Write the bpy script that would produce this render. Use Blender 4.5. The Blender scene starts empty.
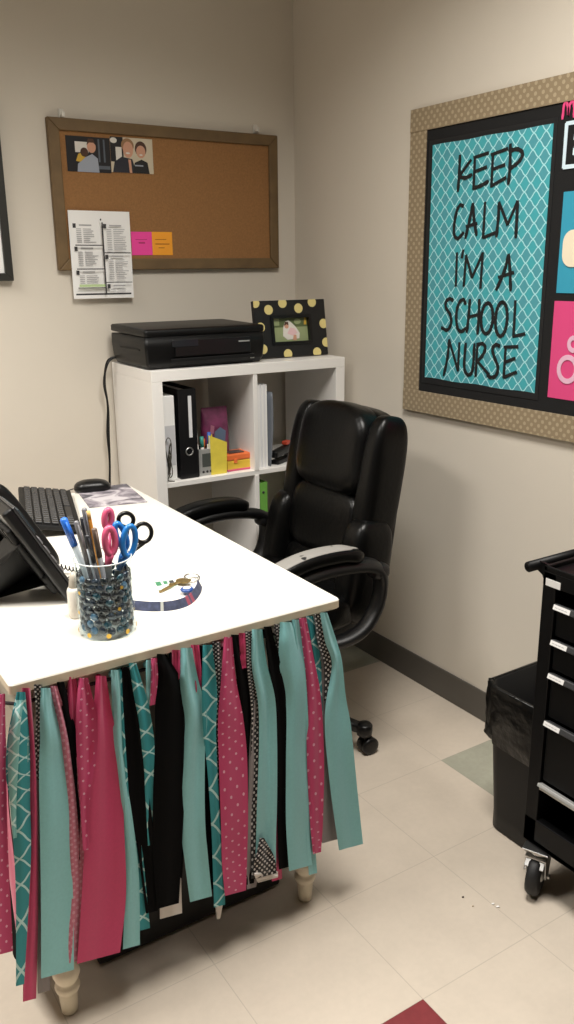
import bpy, bmesh, math, random
from mathutils import Vector, Matrix
random.seed(7)
SC = bpy.context.scene
COL = SC.collection
PI = math.pi
# ------------------------------------------------------------------ camera
FPX, YAW, PITCH, ROLL = 845.055, 0.568329, 0.281782, -0.0107992
CAM = Vector((-1.817257, -2.770396, 1.396639))
_F = Vector((math.sin(YAW)*math.cos(PITCH), math.cos(YAW)*math.cos(PITCH), -math.sin(PITCH)))
_r = Vector((math.cos(YAW), -math.sin(YAW), 0)); _u = _r.cross(_F)
_R = _r*math.cos(ROLL) + _u*math.sin(ROLL)
_U = -_r*math.sin(ROLL) + _u*math.cos(ROLL)
cd = bpy.data.cameras.new('camera'); cam = bpy.data.objects.new('camera', cd); COL.objects.link(cam)
cd.sensor_fit = 'VERTICAL'; cd.sensor_height = 36; cd.lens = FPX/1024*36; cd.clip_start = .02
m = Matrix((_R, _U, -_F)).transposed().to_4x4(); m.translation = CAM
cam.matrix_world = m; SC.camera = cam

def ray(px, py): return _F + _R*((px-287)/FPX) - _U*((py-512)/FPX)
def on_x(px, py, x): d = ray(px, py); return CAM + d*((x-CAM.x)/d.x)
def on_y(px, py, y): d = ray(px, py); return CAM + d*((y-CAM.y)/d.y)
def on_z(px, py, z): d = ray(px, py); return CAM + d*((z-CAM.z)/d.z)

# ------------------------------------------------------------------ materials
def lin(c):
    if isinstance(c, str): c = tuple(int(c[i:i+2], 16) for i in (0, 2, 4))
    o = []
    for v in c:
        v /= 255
        o.append(v/12.92 if v <= .04045 else ((v+.055)/1.055)**2.4)
    return (*o, 1)
class NT:
    def __init__(s, name):
        s.m = bpy.data.materials.new(name); s.m.use_nodes = True
        s.t = s.m.node_tree; s.b = s.t.nodes['Principled BSDF']
    def n(s, typ, **kw):
        x = s.t.nodes.new(typ)
        for k, v in kw.items():
            if k in x.inputs: x.inputs[k].default_value = v
            else: setattr(x, k, v)
        return x
    def l(s, a, b): s.t.links.new(a, b)
    def math(s, op, a, b=None, c=None):
        x = s.t.nodes.new('ShaderNodeMath'); x.operation = op
        for i, v in enumerate((a, b, c)):
            if v is None: continue
            if isinstance(v, (int, float)): x.inputs[i].default_value = v
            else: s.l(v, x.inputs[i])
        return x.outputs[0]
    def mix(s, fac, a, b):
        x = s.t.nodes.new('ShaderNodeMix'); x.data_type = 'RGBA'
        for i, v in ((0, fac), (6, a), (7, b)):
            if isinstance(v, (int, float, tuple)): x.inputs[i].default_value = v
            else: s.l(v, x.inputs[i])
        return x.outputs[2]
_M = {}
def mat(name, col, rough=.5, metal=0, var=0, vscale=20, bump=0, bscale=200, spec=None, coat=0, sheen=0):
    if name in _M: return _M[name]
    t = NT(name); c = lin(col); b = t.b
    b.inputs['Base Color'].default_value = c; b.inputs['Roughness'].default_value = rough; b.inputs['Metallic'].default_value = metal
    if spec is not None: b.inputs['Specular IOR Level'].default_value = spec
    if coat: b.inputs['Coat Weight'].default_value = coat
    if sheen: b.inputs['Sheen Weight'].default_value = sheen
    tc = t.n('ShaderNodeTexCoord')
    if var:
        nz = t.n('ShaderNodeTexNoise', Scale=vscale, Detail=4.0); t.l(tc.outputs['Object'], nz.inputs['Vector'])
        f = t.math('MULTIPLY_ADD', nz.outputs[0], 2, -.5); f = t.math('MINIMUM', t.math('MAXIMUM', f, 0), 1)
        t.l(t.mix(f, tuple(v*(1-var) for v in c[:3])+(1,), tuple(min(1, v*(1+var)) for v in c[:3])+(1,)), b.inputs['Base Color'])
    if bump:
        nz = t.n('ShaderNodeTexNoise', Scale=bscale, Detail=3.0); t.l(tc.outputs['Object'], nz.inputs['Vector'])
        bp = t.n('ShaderNodeBump', Strength=bump, Distance=.003); t.l(nz.outputs[0], bp.inputs['Height']); t.l(bp.outputs[0], b.inputs['Normal'])
    _M[name] = t.m; return t.m
def uv_dots(name, base, dot, scale, rad, rough=.8):
    """cloth with a dot print laid out in metres along the UVs"""
    if name in _M: return _M[name]
    t = NT(name); uv = t.n('ShaderNodeUVMap'); sp = t.n('ShaderNodeSeparateXYZ'); t.l(uv.outputs[0], sp.inputs[0])
    def lay(off):
        a = t.math('SUBTRACT', t.math('FRACT', t.math('ADD', t.math('MULTIPLY', sp.outputs[0], scale), off)), .5)
        c = t.math('SUBTRACT', t.math('FRACT', t.math('ADD', t.math('MULTIPLY', sp.outputs[1], scale), off)), .5)
        return t.math('ADD', t.math('MULTIPLY', a, a), t.math('MULTIPLY', c, c))
    d = t.math('MINIMUM', lay(0), lay(.5)); f = t.math('LESS_THAN', d, rad*rad)
    t.l(t.mix(f, lin(base), lin(dot)), t.b.inputs['Base Color']); t.b.inputs['Roughness'].default_value = rough
    t.b.inputs['Sheen Weight'].default_value = .15
    _M[name] = t.m; return t.m
def uv_lattice(name, base, line, scale, w, base2=None, rough=.75):
    """quatrefoil lattice print"""
    if name in _M: return _M[name]
    t = NT(name); uv = t.n('ShaderNodeUVMap'); sp = t.n('ShaderNodeSeparateXYZ'); t.l(uv.outputs[0], sp.inputs[0])
    p = t.math('MULTIPLY', t.math('ADD', sp.outputs[0], sp.outputs[1]), scale)
    q = t.math('MULTIPLY', t.math('SUBTRACT', sp.outputs[0], sp.outputs[1]), scale)
    def ln(v, o):
        wob = t.math('MULTIPLY', t.math('SINE', t.math('MULTIPLY', o, 2*PI)), .03)
        a = t.math('ABSOLUTE', t.math('SUBTRACT', t.math('FRACT', t.math('ADD', v, wob)), .5))
        return t.math('LESS_THAN', a, w)
    f = t.math('MAXIMUM', ln(p, q), ln(q, p))
    chk = t.math('FRACT', t.math('MULTIPLY', t.math('ADD', t.math('FLOOR', t.math('ADD', p, .5)), t.math('FLOOR', t.math('ADD', q, .5))), .5))
    basec = t.mix(t.math('MULTIPLY', chk, 2.0), lin(base), lin(base2 or base))
    t.l(t.mix(f, basec, lin(line)), t.b.inputs['Base Color']); t.b.inputs['Roughness'].default_value = rough
    _M[name] = t.m; return t.m

WALL = mat('beige_wall_paint', 'd3cbbe', .75, var=.02, vscale=3, bump=.12, bscale=260, spec=.25)
WALLD = mat('unseen_wall_low_bounce', '6a645b', .8, var=.02, vscale=3)  # for unseen walls, darkened to cut bounce light and deepen shadows
CEIL = mat('ceiling_tile_white', 'b9b5ac', .9, var=.05, vscale=60, bump=.3, bscale=120)
BASEB = mat('baseboard_vinyl', '55514b', .5, var=.05, bump=.05)
BLK = mat('black_plastic', '09090a', .36, spec=.38)
BLKM = mat('matte_black_plastic', '0d0d0e', .55, spec=.3, bump=.1, bscale=400)
CARTB = mat('cart_black_enamel', '050506', .45, spec=.2)
LEATH = mat('black_bonded_leather', '050505', .34, bump=.3, bscale=70, var=.1, spec=.24)
WHITE_LAM = mat('white_laminate', 'e9e6e2', .4, var=.015, vscale=8)
DESKW = mat('cream_white_paint', 'e9e5db', .28, var=.012, vscale=5)
DESKL = mat('antique_white_leg_paint', 'e4d9c2', .4)
CHROME = mat('brushed_zinc', 'c9c9c8', .3, 1)
SILV = mat('silver_plastic', 'b4b4b2', .35, .4)
PAPER = mat('white_paper', 'efeeec', .7)
INK = mat('grey_print', 'a5a4a6', .8); INKD = mat('dark_print', '3c3b3d', .8)
def floor_mat(name, col, var, dark=.8):
    t = NT(name); c = lin(col); uv = t.n('ShaderNodeUVMap'); sp = t.n('ShaderNodeSeparateXYZ'); t.l(uv.outputs[0], sp.inputs[0])
    tc = t.n('ShaderNodeTexCoord')
    n1 = t.n('ShaderNodeTexNoise', Scale=9.0, Detail=6.0, Roughness=.65); t.l(tc.outputs['Object'], n1.inputs['Vector'])
    n2 = t.n('ShaderNodeTexNoise', Scale=70.0, Detail=3.0); t.l(tc.outputs['Object'], n2.inputs['Vector'])
    f = t.math('ADD', t.math('MULTIPLY', n1.outputs[0], .7), t.math('MULTIPLY', n2.outputs[0], .3))
    f = t.math('MINIMUM', t.math('MAXIMUM', t.math('MULTIPLY_ADD', f, 3, -1), 0), 1)
    cc = t.mix(f, tuple(v*(1-var) for v in c[:3])+(1,), tuple(min(1, v*(1+var)) for v in c[:3])+(1,))
    e = t.math('MINIMUM', t.math('MINIMUM', sp.outputs[0], t.math('SUBTRACT', 1, sp.outputs[0])), t.math('MINIMUM', sp.outputs[1], t.math('SUBTRACT', 1, sp.outputs[1])))
    j = t.math('LESS_THAN', e, .0035)
    t.l(t.mix(j, cc, tuple(v*dark for v in c[:3])+(1,)), t.b.inputs['Base Color'])
    t.b.inputs['Roughness'].default_value = .42; t.b.inputs['Specular IOR Level'].default_value = .4
    return t.m

# ------------------------------------------------------------------ mesh builder
class MB:
    def __init__(s): s.v = []; s.f = []; s.mi = []; s.uv = []; s.sm = []; s.mats = []
    def slot(s, m):
        if m not in s.mats: s.mats.append(m)
        return s.mats.index(m)
    def add(s, vs, fs, m, smooth=False, uvs=None):
        o = len(s.v); s.v += [tuple(v) for v in vs]; k = s.slot(m)
        for f in fs:
            s.f.append(tuple(i+o for i in f)); s.mi.append(k); s.sm.append(smooth)
            s.uv.append([uvs[i] for i in f] if uvs else None)
        return s
    def box(s, c, d, m, rot=None, bev=0, seg=2, smooth=False):
        bm = bmesh.new(); bmesh.ops.create_cube(bm, size=1)
        bmesh.ops.scale(bm, vec=d, verts=bm.verts)
        if bev: bmesh.ops.bevel(bm, geom=bm.edges[:], offset=bev, segments=seg, affect='EDGES', profile=.5)
        if rot is not None: bmesh.ops.transform(bm, matrix=rot.to_4x4() if hasattr(rot, 'to_4x4') else rot, verts=bm.verts)
        bmesh.ops.translate(bm, vec=c, verts=bm.verts)
        return s.frombm(bm, m, smooth)
    def frombm(s, bm, m, smooth=False):
        bm.verts.index_update()
        s.add([v.co for v in bm.verts], [[v.index for v in f.verts] for f in bm.faces], m, smooth); bm.free(); return s
    def bx(s, a, b, m, bev=0, seg=2):
        return s.box([(a[i]+b[i])/2 for i in range(3)], [abs(b[i]-a[i]) for i in range(3)], m, None, bev, seg)
    def tube(s, pts, r, m, n=10, caps=True, squash=1, up=None, smooth=True):
        pts = [Vector(p) for p in pts]; k = len(pts); rs = r if isinstance(r, (list, tuple)) else [r]*k
        vs = []; nrm = None
        for i, p in enumerate(pts):
            t = (pts[min(i+1, k-1)]-pts[max(i-1, 0)]).normalized()
            if nrm is None:
                a = Vector(up) if up else (Vector((0, 0, 1)) if abs(t.z) < .9 else Vector((1, 0, 0)))
                nrm = (a - t*a.dot(t)).normalized()
            else:
                nrm = (nrm - t*nrm.dot(t)); nrm = nrm.normalized() if nrm.length > 1e-6 else Vector((1, 0, 0))
            bi = t.cross(nrm)
            for j in range(n):
                q = 2*PI*j/n; vs.append(p + nrm*math.cos(q)*rs[i] + bi*math.sin(q)*rs[i]*squash)
        fs = [[i*n+j, i*n+(j+1) % n, (i+1)*n+(j+1) % n, (i+1)*n+j] for i in range(k-1) for j in range(n)]
        if caps: fs += [list(range(n))[::-1], [(k-1)*n+j for j in range(n)]]
        return s.add(vs, fs, m, smooth)
    def cyl(s, a, b, r, m, r2=None, n=20): return s.tube([a, b], [r, r if r2 is None else r2], m, n)
    def lathe(s, c, prof, m, n=28, smooth=True, axis=None):
        vs = []; fs = []; c = Vector(c); k = len(prof)
        for r, z in prof:
            for j in range(n):
                q = 2*PI*j/n; p = Vector((r*math.cos(q), r*math.sin(q), z))
                vs.append(c + (axis @ p if axis is not None else p))
        for i in range(k-1):
            for j in range(n): fs.append([i*n+j, i*n+(j+1) % n, (i+1)*n+(j+1) % n, (i+1)*n+j])
        if prof[0][0] > 1e-5: fs.append(list(range(n))[::-1])
        if prof[-1][0] > 1e-5: fs.append([(k-1)*n+j for j in range(n)])
        return s.add(vs, fs, m, smooth)
    def ball(s, c, d, m, nu=14, nv=9, p=1.0, rot=None):
        """superellipsoid with half sizes d; p<1 gives a puffier block"""
        vs = []; sg = lambda x: math.copysign(abs(x)**p, x); c = Vector(c)
        for i in range(nv+1):
            a = -PI/2 + PI*i/nv
            for j in range(nu):
                q = 2*PI*j/nu
                v = Vector((d[0]*sg(math.cos(a))*sg(math.cos(q)), d[1]*sg(math.cos(a))*sg(math.sin(q)), d[2]*sg(math.sin(a))))
                vs.append(c + (rot @ v if rot is not None else v))
        fs = [[i*nu+j, i*nu+(j+1) % nu, (i+1)*nu+(j+1) % nu, (i+1)*nu+j] for i in range(nv) for j in range(nu)]
        return s.add(vs, fs, m, True)
    def loft(s, loops, m, close=True, cap0=False, cap1=False, smooth=True):
        n = len(loops[0]); vs = [p for l in loops for p in l]
        fs = [[i*n+j, i*n+(j+1) % n, (i+1)*n+(j+1) % n, (i+1)*n+j] for i in range(len(loops)-1) for j in range(n if close else n-1)]
        if cap0: fs.append(list(range(n))[::-1])
        if cap1: fs.append([(len(loops)-1)*n+j for j in range(n)])
        return s.add(vs, fs, m, smooth)
    def poly(s, pts, nrm, th, m):
        """planar outline given real thickness th along nrm"""
        n = len(pts); nv = Vector(nrm)*th; P = [Vector(p) for p in pts]
        vs = P + [p+nv for p in P]
        fs = [list(range(n)), [n+j for j in range(n)][::-1]] + [[j, (j+1) % n, n+(j+1) % n, n+j] for j in range(n)]
        return s.add(vs, fs, m)
    def stroke(s, pts, w, nrm, th, m):
        """flat brush stroke of width w lying on a plane with normal nrm"""
        N = Vector(nrm); P = [Vector(p) for p in pts]; A = []; B = []; k = len(P)
        for i, p in enumerate(P):
            t = (P[min(i+1, k-1)]-P[max(i-1, 0)]).normalized(); side = N.cross(t)
            ww = w*(.5 if i in (0, k-1) else .62)*(1+.15*math.sin(i*2.1)); A.append(p+side*ww); B.append(p-side*ww)
        t0 = (P[1]-P[0]).normalized()*w*.25; t1 = (P[-1]-P[-2]).normalized()*w*.25
        A[0] -= t0; B[0] -= t0*.5; A[-1] += t1*.5; B[-1] += t1
        for i in range(k-1): s.poly([A[i], A[i+1], B[i+1], B[i]], N, th, m)
        return s
    def build(s, name, parent=None, mods=()):
        me = bpy.data.meshes.new(name); me.from_pydata(s.v, [], s.f)
        for mm in s.mats: me.materials.append(mm)
        for p, k, sm in zip(me.polygons, s.mi, s.sm): p.material_index = k; p.use_smooth = sm
        if any(u for u in s.uv):
            L = me.uv_layers.new(name='UVMap').data; i = 0
            for u, f in zip(s.uv, s.f):
                for q in range(len(f)): L[i].uv = u[q] if u else (0, 0); i += 1
        bm = bmesh.new(); bm.from_mesh(me); bmesh.ops.recalc_face_normals(bm, faces=bm.faces[:]); bm.to_mesh(me); bm.free()
        o = bpy.data.objects.new(name, me); COL.objects.link(o)
        if parent is not None: o.parent = parent
        for md in mods:
            x = o.modifiers.new(md[0].lower(), md[0])
            for k, v in md[1].items(): setattr(x, k, v)
        return o
def tag(o, label, cat, group=None, kind=None):
    o['label'] = label; o['category'] = cat
    if group: o['group'] = group
    if kind: o['kind'] = kind
    return o
def thing(name, label, cat, loc=(0, 0, 0), rz=0, group=None):
    o = bpy.data.objects.new(name, None); COL.objects.link(o); o.location = loc; o.rotation_euler = (0, 0, rz)
    o.empty_display_size = .05
    return tag(o, label, cat, group)
def struct(o): o['kind'] = 'structure'; return o
def lab(o, t): o['label'] = t; return o
def cr(pts, n=6):
    """Catmull-Rom through tuples of any length"""
    P = [tuple(p) for p in pts]; P = [tuple(2*a-b for a, b in zip(P[0], P[1]))] + P + [tuple(2*a-b for a, b in zip(P[-1], P[-2]))]
    o = []
    for i in range(1, len(P)-2):
        for k in range(n):
            t = k/n
            o.append(tuple(.5*((2*b)+(c-a)*t+(2*a-5*b+4*c-d)*t*t+(-a+3*b-3*c+d)*t**3) for a, b, c, d in zip(P[i-1], P[i], P[i+1], P[i+2])))
    o.append(P[-2]); return o
def rrect(hx, hy, r, n=6, c=(0, 0)):
    o = []
    for sx, sy, a0 in ((1, 1, 0), (-1, 1, PI/2), (-1, -1, PI), (1, -1, 1.5*PI)):
        for k in range(n+1):
            a = a0 + PI/2*k/n; o.append((c[0]+sx*(hx-r)+r*math.cos(a), c[1]+sy*(hy-r)+r*math.sin(a)))
    return o
RX = lambda a: Matrix.Rotation(a, 3, 'X'); RY = lambda a: Matrix.Rotation(a, 3, 'Y'); RZ = lambda a: Matrix.Rotation(a, 3, 'Z')

# ------------------------------------------------------------------ the room
X0, Y0, H = -3.7, -4.8, 2.62
struct(MB().bx((X0-.1, 0, 0), (.1, .1, H), WALL).build('wall_back'))
struct(MB().bx((0, Y0-.1, 0), (.1, 0, H), WALL).build('wall_right'))
struct(MB().bx((X0-.1, Y0-.1, 0), (X0, 0, H), WALLD).build('wall_left'))
struct(MB().bx((X0, Y0-.1, 0), (0, Y0, H), WALLD).build('wall_front'))
struct(MB().bx((X0-.1, Y0-.1, H), (.1, .1, H+.08), CEIL).build('ceiling'))
T, A, M0 = .3048, .2677, -.5611
FM = [floor_mat('cream_vinyl_tile', 'c6baab', .05), floor_mat('grey_green_vinyl_tile', '9c9b8c', .12), floor_mat('dark_red_vinyl_tile', '7a2f33', .15)]
fl = MB(); xs = [.0, -A]
while xs[-1] > X0: xs.append(xs[-1]-T)
special = {(0, -1): 1, (0, 2): 1, (3, 4): 2, (6, 9): 1, (9, 1): 2}
for k in range(len(xs)-1):
    for j in range(-2, 15):
        y1 = min(0, M0-j*T); y0 = M0-(j+1)*T; x1, x0 = xs[k], xs[k+1]
        u0 = 0 if k else 1-A/T
        fl.add([(x0, y0, 0), (x1, y0, 0), (x1, y1, 0), (x0, y1, 0)], [(0, 1, 2, 3)], FM[special.get((k, j), 0)], uvs=[(0, 0), (1-u0, 0), (1-u0, (y1-y0)/T), (0, (y1-y0)/T)])
struct(fl.build('floor'))
bb = lambda: MB()
struct(bb().bx((-.006, Y0, 0), (0, 0, .1016), BASEB, .002).build('baseboard_right'))
struct(bb().bx((X0, -.006, 0), (-.006, 0, .1016), BASEB, .002).build('baseboard_back'))

# ceiling lights: recessed louvred troffers
GLOW = NT('lamp_lens'); GLOW.b.inputs['Emission Color'].default_value = lin('fff6ea'); GLOW.b.inputs['Emission Strength'].default_value = 1.5
LAMPM = mat('lamp_white_enamel', 'e8e6e0', .5)
def troffer(x, y, w, d, power, spread, label):
    t = thing('ceiling_light', label, 'light', (x, y, H-.02), 0, 'recessed ceiling troffers')
    f = MB()
    for a, b in (((-w/2, -d/2, -.005), (w/2, -d/2+.03, .02)), ((-w/2, d/2-.03, -.005), (w/2, d/2, .02)), ((-w/2, -d/2, -.005), (-w/2+.03, d/2, .02)), ((w/2-.03, -d/2, -.005), (w/2, d/2, .02))): f.bx(a, b, LAMPM)
    f.build('frame', t)
    MB().bx((-w/2+.03, -d/2+.03, .008), (w/2-.03, d/2-.03, .018), GLOW.m).build('lens', t)
    L = bpy.data.lights.new('troffer_lamp', 'AREA'); L.shape = 'RECTANGLE'; L.size = w-.06; L.size_y = d-.06; L.energy = power
    L.color = (1, .965, .905); L.spread = spread
    o = bpy.data.objects.new('troffer_lamp', L); COL.objects.link(o); o.parent = t; o.location = (0, 0, -.012)
LIGHTS = [(-2.35, -.9, .6, 1.0, 40, 2.1), (-.98, -1.72, .6, .9, 36, 2.5)]
troffer(*LIGHTS[0], 'recessed ceiling light panel over the white desk')
troffer(*LIGHTS[1], 'recessed ceiling light panel behind the camera')

# ------------------------------------------------------------------ flat art on prints
def art(mb, o, u, v, shapes, step=.00025):
    """printed picture: coloured shapes in unit coordinates on the sheet o + u*a + v*b, layered by a hair"""
    o, u, v = Vector(o), Vector(u), Vector(v); n = u.cross(v).normalized(); k = 1
    for sh in shapes:
        m_ = sh[-1]
        if sh[0] == 'r': a, b, c, d = sh[1]; P = [(a, b), (c, b), (c, d), (a, d)]
        elif sh[0] == 'e': cx, cy, rx, ry = sh[1]; P = [(cx+rx*math.cos(2*PI*i/20), cy+ry*math.sin(2*PI*i/20)) for i in range(20)]
        else: P = sh[1]
        P = [(min(1, max(0, a)), min(1, max(0, b))) for a, b in P]
        mb.add([o+u*a+v*b+n*step*k for a, b in P], [list(range(len(P)))], m_); k += .5
    return mb
pc = lambda nm, c: mat('print_'+nm, c, .35)
P_BK, P_SKIN, P_GREY, P_YEL, P_HAIR, P_DK, P_WH, P_CRM = pc('black', '14141a'), pc('skin', 'c9967c'), pc('grey', '9aa0ac'), pc('yellow', 'c9a23c'), pc('brown', '4a2f22'), pc('dark_blue', '22242f'), pc('white', 'd9d4cc'), pc('cream', 'c9bda6')
P_GRN, P_LGRN, P_PINK, P_SL, P_BLO = pc('green', '55623c'), pc('light_green', '8f9a70'), pc('pale_pink', 'dcb8bb'), pc('slate', '555c66'), pc('light_hair', '94704e')

# ------------------------------------------------------------------ cork board on the back wall
CORK = mat('cork', '93693f', .9, var=.12, vscale=160, bump=.4, bscale=300)
WOODF = mat('brown_board_frame', '6a5436', .6, var=.2, vscale=18)
cx0, cx1, cz0, cz1 = -.913, -.084, 1.394, 1.846
t = thing('cork_board', 'brown-framed cork pin board hanging on the back wall above the printer', 'pin board', ((cx0+cx1)/2, 0, cz0))
W2 = (cx1-cx0)/2; HH = cz1-cz0; fw = .036
MB().bx((-W2+.01, -.014, .01), (W2-.01, -.004, HH-.01), CORK).build('cork_panel', t)
f = MB()
def mitre(a0, a1, b0, b1, y0, y1, mtl, mb):
    mb.loft([[(p[0], y0, p[1]) for p in (a0, a1, b1, b0)], [(p[0], y1, p[1]) for p in (a0, a1, b1, b0)]], mtl, True, True, True, smooth=False)
oc = [(-W2, 0), (W2, 0), (W2, HH), (-W2, HH)]; ic = [(-W2+fw, fw), (W2-fw, fw), (W2-fw, HH-fw), (-W2+fw, HH-fw)]
for i in range(4): mitre(oc[i], oc[(i+1) % 4], ic[i], ic[(i+1) % 4], -.022, -.002, WOODF, f)
f.build('frame', t, [('BEVEL', dict(width=.003, segments=2))])
HOOKM = mat('white_hook_plastic', 'dcd8cf', .5)
for (px, py, nm) in ((62, 113, 'left'), (256.5, 128.5, 'right')):
    p = on_y(px, py, -.012); h = MB()
    h.bx((p.x-.009, -.005, p.z-.015), (p.x+.009, -.0005, p.z+.014), HOOKM, .003).bx((p.x-.005, -.02, p.z-.012), (p.x+.005, -.004, p.z-.004), HOOKM, .002).bx((p.x-.005, -.024, p.z-.012), (p.x+.005, -.019, p.z+.004), HOOKM, .002)
    tag(h.build('wall_hook'), 'white wall hook at the top %s of the cork board' % nm, 'hook', 'hooks holding the cork board')
YP = -.0152
def sheet(name, label, cat, x0, x1, z0, z1, mtl, shapes=(), y=YP, th=.0008, group=None, rot=0):
    mb = MB(); c = Vector(((x0+x1)/2, y, (z0+z1)/2)); w, h = x1-x0, z1-z0
    R_ = RY(rot); u = R_ @ Vector((w, 0, 0)); v = R_ @ Vector((0, 0, h)); o = c-u/2-v/2
    mb.poly([o, o+u, o+u+v, o+v], (0, 1, 0), th, mtl); art(mb, o, u, v, shapes)
    return tag(mb.build(name), label, cat, group)
sheet('photo_print', 'photo of a grey-shirted person holding a child in yellow, on the cork board', 'photo', -.858, -.7135, 1.693, 1.797, P_BK,
      [('r', (.2, .55, .5, .85), P_WH), ('r', (.66, .1, .98, .2), P_SL), ('r', (.72, .3, .76, .95), P_SL), ('r', (.84, .3, .88, .95), P_SL), ('p', [(.22, 0), (.24, .22), (.42, .42), (.58, .52), (.7, .4), (.72, 0)], P_GREY),
       ('e', (.57, .72, .1, .17), P_SKIN), ('p', [(.46, .76), (.5, .95), (.62, .95), (.68, .75), (.62, .84), (.52, .84)], P_HAIR), ('p', [(.2, .3), (.26, .5), (.36, .56), (.42, .42), (.3, .28)], P_YEL), ('e', (.4, .56, .09, .13), P_HAIR)], group='photos on the cork board')
sheet('photo_print', 'photo of two smiling people in dark tops, on the cork board', 'photo', -.7125, -.566, 1.697, 1.803, P_CRM,
      [('r', (0, .3, .3, 1), P_BK), ('r', (.12, .3, .26, .72), P_WH), ('e', (.08, .9, .08, .08), P_WH), ('p', [(.03, 0), (.08, .3), (.25, .45), (.5, .4), (.58, 0)], P_DK), ('p', [(.5, 0), (.55, .3), (.72, .4), (.86, .32), (.9, 0)], P_BK),
       ('e', (.4, .78, .15, .2), P_BLO), ('e', (.41, .66, .12, .23), P_SKIN), ('e', (.71, .7, .14, .22), P_HAIR), ('e', (.71, .62, .11, .18), P_SKIN), ('e', (.4, .56, .05, .025), P_WH), ('e', (.71, .53, .04, .02), P_WH), ('p', [(.4, .38), (.46, .38), (.48, 0), (.42, 0)], P_SKIN), ('r', (.55, .2, .75, .24), P_GREY)], group='photos on the cork board')
cal = [('r', (.04, .04, .96, .06), INKD)]
random.seed(3)
def block(x0, x1, y0, y1):
    cal.append(('r', (x0, y1-.055, x0+.05, y1-.005), INKD)); cal.append(('r', (x0+.1, y1-.03, x0+.3, y1-.015), INK))
    k = y1-.07
    while k > y0+.015:
        cal.append(('r', (x0+.05, k, x0+.05+.08, k+.008), INK)); cal.append(('r', (x0+.16, k, x0+.16+random.uniform(.1, .22), k+.008), INK)); k -= .021
for b in ((.06, .5, .62, .86), (.06, .5, .35, .6), (.06, .5, .14, .33), (.54, .98, .54, .86), (.54, .98, .2, .51), (.54, .98, .06, .17)): block(*b)
for r_ in ((.5, .05, .525, .87), (.06, .605, .5, .618), (.06, .335, .5, .348), (.06, .12, .5, .13), (.52, .52, .96, .533), (.52, .18, .96, .19)): cal.append(('r', r_, INKD))
cal.append(('r', (.08, .135, .5, .165), mat('green_print', 'b9cf9a', .8)))
cal += [('e', (.49, .9, .012, .012), INKD)]
sheet('calendar_sheet', 'white printed calendar sheet hanging off the bottom edge of the cork board', 'paper', -.872, -.665, 1.305, 1.577, PAPER, cal, y=-.0238, rot=.004)
wl = mat('note_scribble_red', 'a8305f', .8); wo = mat('note_scribble_brown', 'b06a1c', .8)
sheet('sticky_note', 'pink sticky note on the cork board', 'sticky note', -.659, -.585, 1.441, 1.5155, mat('hot_pink_note', 'f0479f', .7), [('r', (.2, .66, .75, .68), wl), ('r', (.35, .5, .65, .56), wl)], group='sticky notes on the cork board')
sheet('sticky_note', 'orange sticky note on the cork board', 'sticky note', -.5845, -.51, 1.441, 1.516, mat('orange_note', 'f6a32c', .7), [('r', (.15, .66, .7, .69), wo), ('r', (.15, .46, .85, .5), wo), ('r', (.3, .3, .6, .33), wo)], group='sticky notes on the cork board')

# framed picture at the left edge
FBLK = mat('dark_frame_wood', '24231f', .45)
t = thing('picture_frame', 'black framed picture with white mat on the back wall left of the cork board', 'picture', (-1.3, 0, 1.365))
f = MB(); w, h, b = .241, .53, .024
for i in range(4):
    oc = [(-w, 0), (w, 0), (w, h), (-w, h)]; ic = [(-w+b, b), (w-b, b), (w-b, h-b), (-w+b, h-b)]
    mitre(oc[i], oc[(i+1) % 4], ic[i], ic[(i+1) % 4], -.024, -.001, FBLK, f)
f.build('frame', t, [('BEVEL', dict(width=.002, segments=2))])
pm = MB().bx((-w+.015, -.012, .015), (w-.015, -.004, h-.015), PAPER); pm.build('mat_board', t)
pp = MB().bx((-.14, -.0135, .12), (.14, -.0118, .42), P_CRM); art(pp, (-.14, -.0136, .12), (.28, 0, 0), (0, 0, .3), [('e', (.5, .5, .3, .35), P_SL), ('e', (.5, .6, .15, .2), P_WH)]); pp.build('print', t)

# ------------------------------------------------------------------ bulletin board on the right wall
FELT = mat('black_felt', '0d0d0e', .95, bump=.2, bscale=500)
TXT = mat('black_cut_letters', '0b0d0f', .7)
BUR = uv_dots('burlap_border_with_pale_dots', '8c7b60', 'a8987c', 40, .2)
LAT = uv_lattice('teal_lattice_poster', '3fa2ac', 'a5dbe0', 25, .055, '4a97a3')
TEALC = mat('teal_card', '2f97b4', .7); PINKC = mat('pink_card', 'd8447e', .7)
yb0, yb1, zb0, zb1 = -.6575, -1.93, .9485, 1.8425
t = thing('bulletin_board', 'black bulletin board with dotted burlap border on the right wall', 'bulletin board', (0, yb0, zb0))
rel = lambda p: (p[0], p[1]-yb0, p[2]-zb0)
MB().bx(rel((-.011, yb0-.01, zb0+.01)), rel((-.001, yb1+.01, zb1-.01)), FELT).build('backing', t)
def strip_x(y0, y1, z0, z1, x, th, mtl, lenaxis):
    mb = MB(); P = [(x, y0, z0), (x, y1, z0), (x, y1, z1), (x, y0, z1)]
    Q = [rel(p) for p in P] + [rel((p[0]+th, p[1], p[2])) for p in P]
    uv = [(p[1], p[2]) for p in P]*2
    mb.add(Q, [(0, 1, 2, 3), (7, 6, 5, 4), (0, 4, 5, 1), (1, 5, 6, 2), (2, 6, 7, 3), (3, 7, 4, 0)], mtl, uvs=uv); return mb
strip_x(yb0, yb0-.072, zb0+.03, zb1-.03, -.0135, .0125, BUR, 1).build('border', t)
strip_x(yb1+.072, yb1, zb0+.03, zb1-.03, -.0135, .0125, BUR, 1).build('border', t)
strip_x(yb0, yb1, zb1-.063, zb1, -.0150, .014, BUR, 0).build('border', t)
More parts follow.
